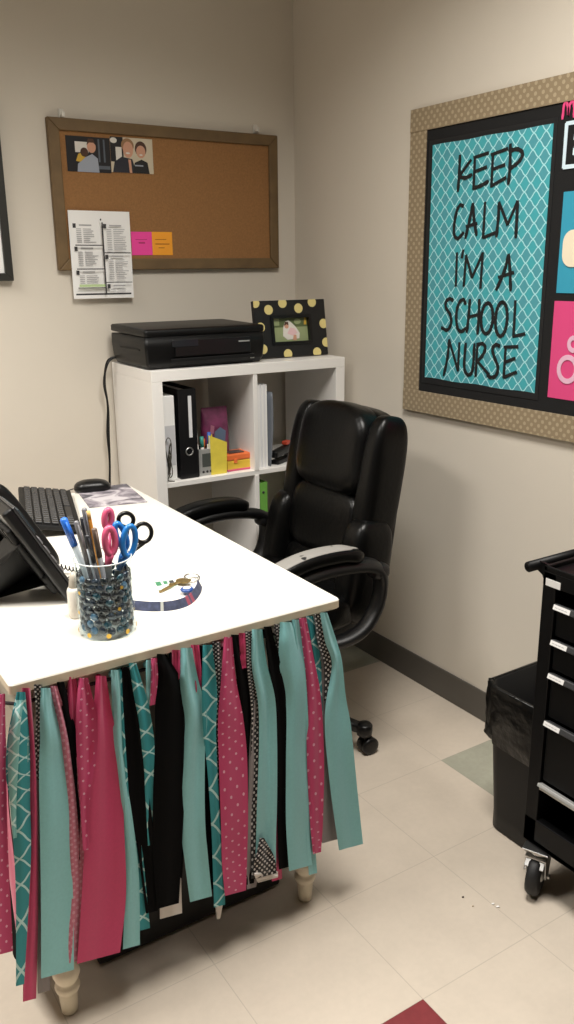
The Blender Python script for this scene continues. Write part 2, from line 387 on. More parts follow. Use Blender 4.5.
strip_x(yb0, yb1, zb0, zb0+.067, -.0150, .014, BUR, 0).build('border', t)
# teal poster with the motto
XB = -.0125
t = thing('poster', 'teal lattice poster reading KEEP CALM I\'M A SCHOOL NURSE on the bulletin board', 'poster', (XB, -.98, 1.06))
rp = lambda p: (p[0]-XB, p[1]+.98, p[2]-1.06)
def sheet_x(y0, y1, z0, z1, x, th, mtl, org=None, wav=0):
    n = 14; vs = []; uv = []; mb = MB()
    for i in range(n+1):
        y = y0+(y1-y0)*i/n
        dz = wav*math.sin(i*1.1); vs += [(x, y, z0+dz), (x, y, z1+dz*.6), (x+th, y, z0+dz), (x+th, y, z1+dz*.6)]; uv += [(y, z0), (y, z1), (y, z0), (y, z1)]
    fs = []
    for i in range(n):
        a = 4*i; fs += [(a, a+4, a+5, a+1), (a+2, a+3, a+7, a+6), (a, a+2, a+6, a+4), (a+1, a+5, a+7, a+3)]
    fs += [(0, 1, 3, 2), (4*n, 4*n+2, 4*n+3, 4*n+1)]
    if org: vs = [org(v) for v in vs]
    return mb.add(vs, fs, mtl, uvs=uv)
sheet_x(-.742, -1.213, 1.043, 1.7485, XB, .001, mat('poster_black_backing', '101114', .6), rp).build('backing', t)
lab(sheet_x(-.7585, -1.2015, 1.061, 1.7345, XB-.0012, .001, LAT, rp, .0015).build('paper', t), 'teal paper with white lattice print')
def c3(p): return rp(on_x(425+p[0]/4.252, 120+p[1]/4.252, XB-.002))
def c4(p): return rp(on_x(420+p[0]/4.1, 250+p[1]/4.1, XB-.002))
ell = lambda cx, cy, rx, ry, n=16: [(cx+rx*math.sin(2*PI*i/n)+ry*.06*math.cos(2*PI*i/n), cy-ry*math.cos(2*PI*i/n)) for i in range(n+1)]
rows = [(c3, [[(149, 150), (146, 225), (140, 303)], [(196, 170), (146, 238)], [(146, 240), (172, 246), (200, 232)],
              [(213, 157), (207, 293)], [(208, 160), (270, 140)], [(212, 220), (262, 200)], [(207, 290), (240, 278), (270, 260)],
              [(290, 142), (283, 283)], [(282, 148), (352, 122)], [(288, 210), (340, 190)], [(283, 280), (345, 245)],
              [(364, 103), (362, 200), (355, 273)], [(362, 130), (395, 124), (415, 140), (408, 165), (385, 190), (358, 208)]]),
        (c3, [[(164, 366), (150, 362), (136, 385), (125, 440), (124, 485), (135, 503), (148, 498), (164, 478)],
              [(204, 355), (190, 425), (172, 503)], [(204, 355), (210, 430), (220, 490)], [(176, 452), (222, 440)],
              [(256, 350), (247, 500)], [(247, 500), (298, 480)], [(316, 350), (312, 420), (304, 496)], [(316, 350), (352, 444)], [(352, 444), (394, 345)], [(394, 345), (391, 420), (386, 500)]]),
        (c4, [[(152, 12), (147, 148)], [(178, 0), (172, 32)], [(190, 22), (180, 147)], [(190, 22), (214, 112)], [(214, 112), (258, 12)], [(258, 12), (248, 156)],
              [(364, 18), (345, 90), (313, 163)], [(364, 18), (370, 90), (372, 166)], [(322, 112), (384, 92)]]),
        (c4, [[(136, 206), (122, 200), (108, 210), (106, 235), (124, 265), (128, 300), (112, 328), (88, 318)], [(188, 222), (178, 203), (160, 218), (149, 265), (154, 318), (170, 334), (188, 320)],
              [(205, 203), (200, 270), (192, 337)], [(244, 203), (242, 270), (236, 345)], [(196, 276), (242, 264)], ell(275, 280, 24, 63), ell(334, 283, 24, 70), [(392, 208), (384, 354)], [(382, 354), (430, 344)]]),
        (c4, [[(120, 368), (113, 440), (97, 515)], [(120, 368), (156, 494)], [(162, 380), (156, 494)], [(188, 382), (182, 470), (190, 505), (206, 510), (218, 480), (224, 384)],
              [(236, 382), (228, 518)], [(236, 388), (258, 384), (268, 402), (258, 430), (236, 456)], [(236, 456), (284, 512)], [(328, 394), (312, 388), (298, 405), (306, 440), (320, 480), (312, 514), (290, 522), (276, 512)],
              [(352, 396), (343, 522)], [(345, 398), (402, 396)], [(348, 460), (390, 444)], [(343, 522), (396, 500)]])]
for fn, strokes in rows:
    mb = MB()
    for i, st in enumerate(strokes):
        pts = [fn(p) for p in (cr(st, 4) if len(st) > 2 else st)]
        pts = [(p[0]-.0002*(i % 4), p[1], p[2]) for p in pts]
        mb.stroke(pts, .0085, (-1, 0, 0), .0007, TXT)
    lab(mb.build('lettering', t), 'black hand-drawn capitals')
# cards on the rest of the board
t = tag(sheet_x(-1.2485, -1.56, 1.326, 1.571, XB, .0012, TEALC).build('card'), 'blue card with a cream cut-out on the bulletin board', 'card', 'cards on the bulletin board')
mb = MB(); q = [(XB-.0015, -1.315+p[0], 1.435+p[1]) for p in rrect(.055, .045, .03)]; mb.poly(q, (-1, 0, 0), .001, mat('cream_cutout', 'e9dcc3', .7)); lab(mb.build('cutout', t), 'cream rounded cut-out')
t = tag(sheet_x(-1.2455, -1.56, 1.056, 1.306, XB, .0012, PINKC).build('card'), 'pink card with pale pink loops below the blue card', 'card', 'cards on the bulletin board')
LP = mat('pale_pink_cutout', 'e2b3cb', .7); mb = MB()
for cy, cz, rr, ww in ((-1.305, 1.135, .034, .012), (-1.318, 1.2, .02, .011)):
    N = 24; o = []; i_ = []
    for k in range(N):
        a = 2*PI*k/N; o.append((XB-.001, cy+rr*math.cos(a), cz+rr*1.1*math.sin(a))); i_.append((XB-.001, cy+(rr-ww)*math.cos(a), cz+(rr-ww)*1.1*math.sin(a)))
    for k in range(N): mb.poly([o[k], o[(k+1) % N], i_[(k+1) % N], i_[k]], (-1, 0, 0), .001, LP)
lab(mb.build('cutout', t), 'pale pink looped cut-out')
mb = MB()
PKM = mat('pink_letter', 'e0457f', .7)
P = [(-1.228, 1.741), (-1.230, 1.772), (-1.236, 1.778), (-1.243, 1.764), (-1.2445, 1.748), (-1.247, 1.768), (-1.254, 1.778), (-1.261, 1.766), (-1.263, 1.741)]
mb.stroke([(XB, a, b) for a, b in cr(P, 4)], .0055, (-1, 0, 0), .0012, PKM); tag(mb.build('cutout_letter'), 'pink lowercase letter m at the top of the bulletin board', 'letter')
mb = MB(); LB = mat('pale_blue_letter', 'cfe3ee', .7); y0 = -1.2425
E_ = [(0, 0), (0, .1), (.062, .1), (.062, .072), (.03, .072), (.03, .062), (.055, .062), (.055, .04), (.03, .04), (.03, .028), (.062, .028), (.062, 0)]
pts = [(XB, y0-a, 1.629+b) for a, b in E_]
for i in range(len(pts)): mb.stroke([pts[i], pts[(i+1) % len(pts)]], .009, (-1, 0, 0), .0012+.0001*(i % 2), LB)
tag(mb.build('cutout_letter'), 'pale blue outlined block letter under the pink letter m', 'letter')

# ------------------------------------------------------------------ cube bookshelf
SX, SY, SRZ = -.764, -.357, -.026
SW, SD, SH = .722, .345, 1.095
t = thing('cube_bookshelf', 'white laminate cube bookshelf in the corner holding the printer', 'bookshelf', (SX, SY, 0), SRZ)
to, ti, op = .036, .016, .3245
MB().bx((0, 0, SH-.034), (SW, SD, SH), WHITE_LAM, .0015).build('top_panel', t)
for x in (0, SW-to): MB().bx((x, .0005, 0), (x+to, SD-.0005, SH-.034), WHITE_LAM, .001).build('side_panel', t)
zs = [SH-.034-op-ti, SH-.034-2*op-2*ti]; zb = SH-.034-3*op-2*ti
xm = SW/2+.004
for z in zs: MB().bx((to, .004, z), (SW-to, SD-.002, z+ti), WHITE_LAM, .0008).build('shelf', t)
MB().bx((to, .001, 0), (SW-to, SD-.002, zb), WHITE_LAM, .001).build('plinth', t)
for z0, z1 in ((zb, zs[1]), (zs[1]+ti, zs[0]), (zs[0]+ti, SH-.034)): MB().bx((xm-ti/2, .002, z0), (xm+ti/2, SD-.002, z1), WHITE_LAM, .0008).build('divider', t)
Ms = Matrix.Rotation(SRZ, 4, 'Z'); Ms.translation = (SX, SY, 0)
def sl(x, y, z): return Ms @ Vector((x, y, z))
ZT = SH; ZF = zs[0]+ti; ZF2 = zs[1]+ti

# printer
t = thing('printer', 'black flatbed inkjet printer on top of the white bookshelf', 'printer', (-.556, -.195, ZT), -.012)
PB = mat('printer_black', '070708', .42, spec=.3); PG = mat('printer_gloss', '08080a', .3)
b = MB(); hw, hd = .212, .145
L = []
for z, ins, dy in ((.004, .012, .01), (.02, .004, .002), (.07, 0, 0), (.1, .001, .0)): L.append([(p[0], p[1]+dy*0, z) for p in rrect(hw-ins, hd-ins, .009)])
b.loft(L, PB, True, True, True); b.build('body', t)
b = MB(); L = []
for z, ins in ((.101, .002), (.103, 0), (.118, 0), (.122, .003), (.1235, .012)): L.append([(p[0], p[1], z + (.006*(p[1]+hd)/(2*hd))) for p in rrect(hw-ins, hd-ins, .01)])
b.loft(L, PB, True, True, True); lid = b.build('scanner_lid', t)
MB().box((.02, -hd-.002, .062), (.27, .006, .05), PG, None, .002).build('front_panel', t)
MB().box((.02, -hd-.004, .026), (.3, .006, .012), BLKM, None, .002).build('paper_slot', t)
MB().box((-.08, -hd-.0045, .078), (.09, .003, .022), mat('printer_display', '1d2126', .15), None, .001).build('display', t)
MB().box((-hw-.001, -.02, .06), (.003, .16, .004), BLKM).build('side_groove', t)
s_ = MB().bx((.155, -hd-.0012, .016), (.169, -hd-.0002, .032), SILV); s_.bx((.158, -hd-.0016, .019), (.166, -hd-.001, .029), INKD); lab(s_.build('sticker', t), 'small silver label')
s_ = MB().bx((.11, -hd-.006, .072), (.15, -hd-.0045, .076), SILV); s_.build('badge', t)
# power cord down the side
pts = [(-.74, -.075, 1.115), (-.775, -.06, 1.112), (-.79, -.052, 1.09), (-.797, -.045, 1.03), (-.79, -.04, .95), (-.8, -.045, .86), (-.797, -.04, .76), (-.81, -.05, .6), (-.8, -.04, .4), (-.82, -.05, .2), (-.83, -.06, .008), (-.9, -.1, .008)]
mb = MB().tube(cr(pts, 6), .0038, BLK, 8); mb.tube(cr([(x+.006*math.sin(i*1.6), y-.004+.006*math.cos(i*1.3), z) for i, (x, y, z) in enumerate(pts)], 6), .0033, BLK, 8)
tag(mb.build('power_cord'), 'black power cord hanging down behind the left side of the bookshelf', 'cord')

# polka dot frame
t = thing('tabletop_photo_frame', 'black polka dot photo frame with gold dots on the bookshelf beside the printer', 'photo frame', (-.19, -.262, ZT+.001), -.075)
lean = .16; R_ = RX(-lean)
def lf(p): return R_ @ Vector(p)
GOLD = mat('gold_dot', 'd8c884', .5); fwid, fhei, fb = .278, .192, .05
f = MB(); w = fwid/2
for i in range(4):
    oc = [(-w, 0), (w, 0), (w, fhei), (-w, fhei)]; ic = [(-w+fb+.01, fb-.008), (w-fb-.01, fb-.008), (w-fb-.01, fhei-fb), (-w+fb+.01, fhei-fb)]
    k = len(f.v); mitre(oc[i], oc[(i+1) % 4], ic[i], ic[(i+1) % 4], -.018, 0, mat('frame_black', '0c0c0d', .5), f)
    f.v[k:] = [tuple(lf(v)) for v in f.v[k:]]
for (u, v) in ((.025, .965), (.4, .95), (.82, .95), (.2, .84), (.62, .85), (.07, .54), (.965, .56), (.985, .22), (.42, .05), (.84, .05), (.08, .16)):
    cx, cz, r = -w+u*fwid, v*fhei, .0165
    pl = [(max(-w, min(w, cx+r*math.cos(2*PI*k/20))), -.0184, max(0, min(fhei, cz+r*math.sin(2*PI*k/20)))) for k in range(20)]
    ok = lambda p: not (-w+fb+.011 < p[0] < w-fb-.011 and fb-.007 < p[2] < fhei-fb-.001)
    pl = [p if ok(p) else (p[0], p[1], (fhei-fb) if p[2] > fhei/2 else fb-.008) for p in pl]
    f.poly([lf(p) for p in pl], lf((0, -1, 0)), .0004, GOLD)
f.build('frame', t)
f = MB(); a, b2, c_, d = -w+fb+.01, w-fb-.01, fb-.008, fhei-fb
for i in range(4):
    oc = [(a, c_), (b2, c_), (b2, d), (a, d)]; q = .01; ic = [(a+q, c_+q), (b2-q, c_+q), (b2-q, d-q), (a+q, d-q)]
    k = len(f.v); mitre(oc[i], oc[(i+1) % 4], ic[i], ic[(i+1) % 4], -.023, -.004, BLK, f); f.v[k:] = [tuple(lf(v)) for v in f.v[k:]]
f.build('inner_bezel', t)
f = MB(); o = lf((a+q, -.008, c_+q)); u = lf((b2-a-2*q, 0, 0)); v = lf((0, 0, d-c_-2*q)); f.poly([o, o+u, o+u+v, o+v], lf((0, 1, 0)), .002, P_LGRN)
art(f, o, u, v, [('r', (0, .62, 1, 1), P_GRN), ('r', (.02, .7, .2, 1), P_LGRN), ('e', (.72, .85, .1, .12), P_LGRN), ('p', [(.9, .7), (.92, 1), (.98, 1), (.97, .7)], P_YEL), ('p', [(.28, .25), (.3, .6), (.36, .85), (.46, .92), (.55, .8), (.66, .62), (.76, .35), (.74, .12), (.4, .08)], P_WH), ('e', (.4, .66, .06, .1), P_SKIN), ('p', [(.33, .68), (.36, .85), (.45, .84), (.46, .7), (.4, .74)], P_HAIR), ('p', [(.4, .35), (.5, .6), (.62, .55), (.7, .35), (.55, .25)], P_PINK), ('p', [(.55, .05), (.58, .28), (.66, .28), (.66, .05)], P_SKIN)])
f.build('photo', t)
f = MB(); f.poly([lf((-.04, 0, .0)), lf((.04, 0, 0)), lf((.03, 0, .14)), lf((-.03, 0, .14))], (0, .6, .1), .004, FBLK)
f.poly([(-.03, .055, 0.001), (.03, .055, 0.001), lf((.02, .002, .13)), lf((-.02, .002, .13))], (0, .003, 0), 1, FBLK); f.build('easel_back', t)

# things in the cubbies (local shelf coordinates -> world)
def place(name, label, cat, x, y, z, rz=0, group=None):
    p = sl(x, y, z); return thing(name, label, cat, p, SRZ+rz, group)
# white file box with wire
t = place('document_box', 'white file box at the left end of the upper left cubby', 'file box', .064, .03, ZF)
b = MB().bx((-.021, 0, 0), (.021, .24, .275), PAPER, .003); b.build('body', t)
MB().bx((-.018, -.0008, .05), (.018, 0, .18), mat('label_grey', 'c9c9cc', .6)).build('spine_label', t)
wm = mat('dark_wire', '5a564e', .4, .6)
t = place('cable_coil', 'tangled dark cable coil standing in front of the white file box', 'cable', .052, .016, ZF)
mb = MB()
for k in range(4):
    r = .034+.004*k; N = 26
    mb.tube([(.003*math.sin(k*2+i*.5)+(.012 if k % 2 else -.004)*math.cos(2*PI*i/N)*.3, -.004+.003*k*.6-.002+r*.26*math.cos(2*PI*i/N+k), .074+.03*(k-1.5)*.4+r*1.15*math.sin(2*PI*i/N)) for i in range(N+1)], .0016, wm, 6)
mb.tube(cr([(.004, 0, .03), (-.008, -.003, .008), (.01, -.004, .002), (.015, 0, .001)], 5), .0016, wm, 6)
mb.build('coil', t)
# black lever arch binder
t = place('ring_binder', 'black lever arch binder with white spine label and finger ring', 'binder', .128, .025, ZF)
BB = mat('binder_black', '0e0e10', .4)
b = MB().bx((-.031, .004, 0), (-.028, .27, .292), BB).bx((.028, .004, 0), (.031, .27, .292), BB).bx((-.031, 0, 0), (.031, .004, .292), BB, .001); b.build('cover', t)
MB().bx((-.027, .006, .004), (.027, .25, .28), PAPER).build('pages', t)
lab(MB().bx((.002, -.001, .135), (.014, 0, .27), mat('binder_label', 'd6d6d8', .5), .0005).build('spine_label', t), 'white strip label')
mb = MB(); rg = [(.012*math.cos(2*PI*i/24), -.0015, .09+.012*math.sin(2*PI*i/24)) for i in range(25)]; mb.tube(rg, .0022, CHROME, 8); mb.build('finger_ring', t)
# silver pen cup with clock
t = place('pen_cup', 'black and silver desk pen cup with clock face in the upper left cubby', 'pen cup', .192, .03, ZF)
b = MB().bx((-.028, .0, 0), (.028, .004, .09), SILV, .0015).bx((-.028, .004, 0), (-.025, .055, .09), BLKM).bx((.025, .004, 0), (.028, .055, .09), BLKM).bx((-.028, .052, 0), (.028, .055, .09), BLKM).bx((-.025, .004, 0), (.025, .052, .004), BLKM); b.build('cup', t)
MB().bx((-.017, -.0012, .03), (.017, 0, .075), mat('lcd_grey', '4b4f4c', .2), .0005).build('clock_display', t)
for k in (-1, 0, 1): MB().lathe((k*.014, -.0008, .014), [(.0042, -.0006), (.0042, .0006)], BLK, 12, axis=RX(PI/2)).build('button', t)
mk = [('c8356c', 'pink'), ('e8e6df', 'white'), ('3b9a8c', 'green'), ('e37a2d', 'orange'), ('3c63b5', 'blue'), ('d6c23a', 'yellow')]
for i, (c, n) in enumerate(mk):
    x = -.019+.0076*i; y = .016+.018*(i % 2); tx = (i-2.5)*.006; h = .112+.012*((i*5) % 3)
    p = sl(.192+x, .03+y, ZF+.0045); t = thing('marker_pen', '%s marker standing in the silver clock pen cup' % n, 'marker', p, SRZ, 'markers in the silver pen cup')
    mm = mat('marker_'+n, c, .4)
    MB().cyl((0, 0, 0), (tx*.75, .003, h*.72), .0058, mm if i % 2 else mat('marker_barrel', 'dcdad5', .4), n=12).build('barrel', t)
    MB().cyl((tx*.75, .003, h*.72), (tx, .004, h), .0064, mm, n=12).build('cap', t)
# yellow folder / book
t = place('notebook', 'yellow notebook standing beside the silver pen cup', 'notebook', .236, .028, ZF, .0)
YL = mat('yellow_cover', 'dcc84a', .6, var=.08, vscale=40); b = MB()
b.poly([(-.03, 0, 0), (.026, -.002, 0), (.03, -.002, .105), (-.03, 0, .132)], (0, 1, 0), .003, YL); b.build('cover', t)
b = MB(); b.poly([(-.03, .0036, 0.001), (.025, .0016, 0.001), (.028, .0016, .102), (-.029, .0036, .127)], (0, 1, 0), .008, PAPER); b.build('pages', t)
b = MB(); b.poly([(-.03, .012, 0), (.026, .01, 0), (.03, .01, .105), (-.03, .012, .132)], (0, 1, 0), .0025, YL); b.build('cover', t)
# orange and yellow box
t = place('pencil_box', 'orange and yellow pencil box on the shelf by the divider', 'box', .315, .036, ZF)
OR = mat('orange_box', 'e2723a', .5); YB = mat('yellow_box', 'd9b53c', .5); PKB = mat('pink_box_edge', 'd9577a', .5)
MB().bx((-.044, 0, 0), (.044, .075, .036), YB, .003).build('base', t)
MB().bx((-.045, -.001, 0), (.045, .076, .008), PKB, .003).build('rim', t)
MB().bx((-.045, -.001, .037), (.045, .076, .058), OR, .004).build('lid', t)
MB().bx((-.03, .012, .058), (.026, .05, .061), mat('pencil_box_window', '4b3a38', .3)).build('window', t)
MB().bx((-.02, -.004, .028), (-.008, 0, .042), OR, .001).build('clasp', t)
# pink-purple package behind
t = place('snack_packet', 'dark pink printed packet standing behind the yellow notebook', 'packet', .268, .12, ZF)
b = MB(); L = []
for z, d in ((0, .022), (.03, .028), (.12, .026), (.185, .012), (.2, .003), (.21, .002)): L.append([(p[0], p[1], z) for p in rrect(.048, d, min(d*.9, .02), 4)])
b.loft(L, mat('packet_magenta', '6d3050', .35, var=.5, vscale=30), True, True, True); b.build('packet', t)
b = MB(); art(b, (-.035, -.0285, .06), (.07, 0, 0), (0, 0, .1), [('p', [(.25, .3), (.3, .7), (.6, .85), (.9, .7), (.85, .35)], mat('packet_blue', '5f6f86', .4)), ('p', [(.05, .6), (.1, .95), (.3, .9), (.25, .65)], mat('packet_rose', 'a56a80', .4))], step=.0004); b.build('printed_face', t)
# right cubby
t = place('paper_stack', 'tall stack of white folders standing beside the divider in the right cubby', 'folders', .405, .03, ZF)
b = MB()
for k in range(6): b.bx((-.022+.007*k, .001*(k % 3), 0), (-.0152+.007*k, .22, .285-.002*(k % 2)), PAPER if k % 2 else mat('paper_edge', 'e2e1e3', .7))
b.build('pages', t)
t = place('plastic_sleeve', 'grey translucent plastic sleeve leaning on the white folders', 'plastic sleeve', .452, .03, ZF)
b = MB(); L = []
for i in range(9):
    z = .255*i/8; xo = -.02+.016*math.sin(z*9)*.8; L.append([(xo+.002*math.sin(i), 0, z), (xo+.004, .2, z), (xo+.007, .2, z), (xo+.004, 0, z)])
b.loft(L, mat('grey_sleeve', '70757d', .25), True, True, True); b.build('sleeve', t)
t = place('stapler', 'black stapler with a red tip lying in the right cubby', 'stapler', .505, .07, ZF, .5)
b = MB().box((0, 0, .008), (.11, .035, .016), BLK, None, .005); b.build('base', t)
b = MB().box((-.004, 0, .04), (.115, .03, .028), BLK, RY(-.08), .01, 3); b.build('arm', t)
lab(MB().box((.03, 0, .064), (.03, .022, .014), mat('stapler_red', 'b8452f', .4), None, .003).build('tip', t), 'red end piece')
MB().box((.045, 0, .022), (.02, .03, .016), SILV, None, .002).build('magazine', t)
# green folder, lower right cubby
t = place('folder', 'green folder standing in the cubby below the white folders', 'folder', .398, .02, ZF2)
GR = mat('green_folder', '6fae4a', .55)
MB().bx((-.016, 0, 0), (-.013, .22, .29), GR).bx((.013, 0, 0), (.016, .22, .29), GR).bx((-.016, 0, 0), (.016, .003, .29), GR, .001).build('cover', t)
MB().bx((-.012, .004, .002), (.012, .215, .28), PAPER).build('pages', t)
MB().lathe((0, -.0008, .255), [(.0045, -.0006), (.0045, .0008)], INKD, 12, axis=RX(PI/2)).build('finger_hole', t)

# ------------------------------------------------------------------ desk
DX0, DX1, DY0, DY1, DZ = -1.529, -.849, -1.464, -.31, .742
t = thing('desk', 'white painted desk with turned legs behind the fabric strip skirt', 'desk', ((DX0+DX1)/2, (DY0+DY1)/2, 0))
rd = lambda x, y, z: (x-(DX0+DX1)/2, y-(DY0+DY1)/2, z)
hx, hy = (DX1-DX0)/2, (DY1-DY0)/2
L = []
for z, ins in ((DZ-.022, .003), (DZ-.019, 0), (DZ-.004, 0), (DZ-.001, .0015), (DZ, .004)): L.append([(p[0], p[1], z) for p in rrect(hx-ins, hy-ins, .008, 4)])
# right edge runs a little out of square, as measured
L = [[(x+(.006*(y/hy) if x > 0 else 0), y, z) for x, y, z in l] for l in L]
tp = MB(); tp.loft(L[:3], mat('tabletop_edge_tan', 'd2c5ac', .45), True, True, False, smooth=False); tp.loft(L[2:], DESKW, True, False, True, smooth=False); tp.build('tabletop', t)  # edge faces and underside tanner and darker than the top
az0, az1, ai = .62, DZ-.022, .03
b = MB().bx((-hx+ai, -hy+.018, az0), (hx-ai-.014, -hy+.038, az1), DESKL, .001).bx((-hx+ai, hy-.05, az0), (hx-ai-.014, hy-.03, az1), DESKL, .001).bx((-hx+ai, -hy+.038, az0), (-hx+ai+.02, hy-.05, az1), DESKL, .001).bx((hx-ai-.032, -hy+.038, az0), (hx-ai-.014, hy-.05, az1), DESKL, .001)
b.build('apron', t)
prof = [(.0125, 0), (.0155, .003), (.0175, .03), (.0185, .046), (.0165, .05), (.0225, .055), (.0245, .062), (.0225, .069), (.018, .073), (.0225, .08), (.0265, .092), (.0245, .104), (.0185, .112), (.0175, .125), (.0215, .16), (.026, .24), (.027, .34), (.023, .42), (.018, .45), (.026, .465), (.026, .48), (.019, .492), (.022, .5)]
for sx in (-1, 1):
    for sy in (-1, 1):
        b = MB(); x = (sx*(hx-.056)-(.012 if sx > 0 else 0)); y = sy*(hy-.044)
        b.lathe((x, y, 0), prof, DESKL, 24); b.bx((x-.024, y-.024, .5), (x+.024, y+.024, az1), DESKL, .002); b.build('leg', t)

# black storage box under the desk
t = thing('storage_box', 'black storage box on the floor under the desk behind the fabric skirt', 'box', (-1.165, -1.2, 0))
SB = mat('storage_box_black', '0e0d0e', .6)
b = MB().bx((-.222, -.155, .006), (.222, .2, .34), SB, .006); b.build('body', t)
MB().bx((-.228, -.16, .33), (.228, .206, .355), SB, .006).build('lid', t)
MB().bx((-.05, -.158, .22), (.05, -.154, .25), BLK, .002).build('handle', t)
for sx in (-.2, .2):
    for sy in (-.13, .17): MB().lathe((sx, sy, 0), [(.012, 0), (.014, .007)], BLK, 14).build('foot', t)

# ------------------------------------------------------------------ fabric skirt
PK = mat('pink_cloth', 'bd2c60', .65, var=.05, vscale=200, sheen=.2); TL = mat('aqua_cloth', '82c0c3', .62, var=.04, vscale=200, sheen=.2)
KB = mat('black_cloth', '0a0a0b', .9, spec=.1); GRY = mat('grey_wrong_side_cloth', '8d8787', .85)
PD = uv_dots('pink_dotted_cloth', 'bd3a6a', 'dba0b6', 42, .09); KD = uv_dots('black_dotted_cloth', '0c0b0d', 'c9c4c1', 105, .2)
PF = uv_dots('faded_pink_dotted_cloth', 'b9687d', 'c98d9c', 70, .2)
TLT = uv_lattice('teal_lattice_cloth', '2f8d94', 'b5d9d8', 19, .05); TLL = uv_lattice('pale_lattice_cloth', '7db7b4', 'c9e3e0', 27, .07)
WH = mat('white_cloth_edge', 'd8d2cc', .85)
skirt = thing('fabric_skirt', 'pink, aqua and black fabric strip garland tied around the white desk edge', 'garland', (-1.19, -1.47, .69))
SO = Vector((-1.19, -1.47, .69))
YS = -1.457
cord_pts = [(-1.53, -.95, .688), (-1.532, -1.43, .695), (-1.515, -1.4535, .698), (-1.2, -1.4535, .698), (-.91, -1.4535, .698), (-.892, -1.44, .698), (-.8925, -.9, .695)]
MB().tube([Vector(p)-SO for p in cord_pts], .0035, mat('skirt_cord', '2a2022', .8), 8).build('cord', skirt)
nstrip = 0
def strip(m_, rows, dep=0.0, label=None, fold=None, mback=None):
    """rows: (pixel y, left x, right x) down the strip; it hangs in a plane dep in front of the cord"""
    global nstrip
    nstrip += 1; rs = random.Random(nstrip)
    y = YS-dep; R0 = [(float(a), float(b), float(c)) for a, b, c in rows]
    lim = 690.5-.2513*((R0[0][1]+R0[0][2])/2-13.6); R0[0] = (max(R0[0][0], lim) if R0[0][0] < lim+12 else R0[0][0], R0[0][1], R0[0][2])
    if R0[1][0] < R0[0][0]+6: R0.pop(1)
    # slack points before/after
    C = cr(R0, 7) if len(R0) > 2 else cr([R0[0], tuple((p+q)/2 for p, q in zip(R0[0], R0[1])), R0[1]], 7)
    nc = 9; mb = MB(); vs = []; uv = []; n = len(C); ph = rs.uniform(0, 6); kf = fold if fold is not None else rs.uniform(.6, 1.1)
    bow = rs.uniform(-1, 1)
    for i, (py, xl, xr) in enumerate(C):
        tt = i/(n-1); wpx = xr-xl
        if wpx < 2: xl, xr = (xl+xr)/2-1, (xl+xr)/2+1
        for j in range(nc):
            s = j/(nc-1);             amp = (.0068*kf*(1-tt)**1.6+.0034)*min(1, .4+tt*8)*min(1, (xr-xl)/18)
            off = amp*math.sin(s*PI*2*(1.15 if kf > .8 else .8)+ph+tt*1.2) + .0022*(1-tt)**2*math.sin(s*PI*5+ph*2) + .0012*math.sin(tt*17+ph)*math.sin(s*3+ph) + .004*bow*math.sin(tt*PI*1.5)*(s-.5) - .0035*math.sin(s*PI)*(1-tt)
            P = on_y(xl+(xr-xl)*s, py-.27*(xr-xl)*(s-.5)*min(1, tt*3), y+off)
            vs.append(P-SO); uv.append((s*(xr-xl)/520+nstrip*.037, tt*.62*(C[-1][0]-C[0][0])/320))
    fs = [[i*nc+j, i*nc+j+1, (i+1)*nc+j+1, (i+1)*nc+j] for i in range(n-1) for j in range(nc-1)]
    mb.add(vs, fs, m_, True, uv)
    o = mb.build('fabric_strip', skirt, [('SOLIDIFY', dict(thickness=.0009, offset=0, use_rim=False))])
    # the knot tying it on the cord
    a, l, r = R0[0]; c = on_y((l+r)/2, a, y); kk = MB()
    kk.ball((0, 0, 0), (.0058, .0045, .0065), m_, 10, 7, .8, RY(rs.uniform(-.6, .6))); kb = Vector((c.x, YS+.0005, min(c.z-.001, .7085)))-SO
    kk.v = [tuple(Vector(v)+kb) for v in kk.v]; kn = kk.build('knot', o)
    kk2 = kn
    if label: o['label'] = label
    return o
# (pixel rows read off the strips, front layer last)
LY = lambda k: .004+.0035*k
strip(PD, [(686, -4, 5), (760, -14, 6), (850, -16, 8), (955, -18, 13)], LY(1), 'pink dotted strip')
strip(PK, [(688, 22, 30), (760, 28, 36), (830, 29, 38), (900, 28, 38), (960, 24, 37), (1000, 23, 36)], LY(2), 'plain pink strip')
strip(TLL, [(700, 17, 26), (735, 9, 28), (765, 8, 28), (800, 10, 21), (838, 13, 17)], LY(4), 'pale lattice fold')
strip(TLT, [(692, 17, 25), (735, 8, 29), (770, 6, 30), (800, 10, 30), (850, 14, 31), (900, 16, 29), (985, 16, 24)], LY(3), 'teal lattice strip')
strip(GRY, [(680, 36, 42), (740, 36, 44), (850, 37, 45), (992, 38, 50)], LY(0), 'grey wrong-side strip')
strip(KD, [(684, 34, 41), (715, 36, 41), (745, 35, 40), (780, 36, 41)], LY(2), 'black dotted strip')
strip(KB, [(682, 57, 64), (740, 65, 77), (800, 72, 80), (860, 75, 82)], LY(1), 'black strip')
strip(PF, [(686, 50, 57), (740, 58, 73), (800, 63, 82), (850, 66, 84), (900, 68, 83), (962, 66, 81)], LY(2), 'faded pink dotted strip')
strip(TL, [(688, 41, 50), (712, 40, 55), (740, 40, 62), (770, 39, 66), (830, 40, 70), (900, 41, 73), (974, 41, 74)], LY(4), 'plain aqua strip')
strip(PK, [(677, 68, 76), (715, 68, 80), (800, 70, 84), (880, 74, 84)], LY(0), 'plain pink strip')
strip(PK, [(676, 96, 106), (715, 93, 112), (760, 88, 121), (830, 85, 124), (900, 81, 126), (958, 77, 120)], LY(3), 'plain pink strip')
strip(PD, [(678, 79, 88), (715, 76, 96), (755, 77, 97), (800, 80, 90), (850, 83, 89)], LY(5), 'pink dotted strip')
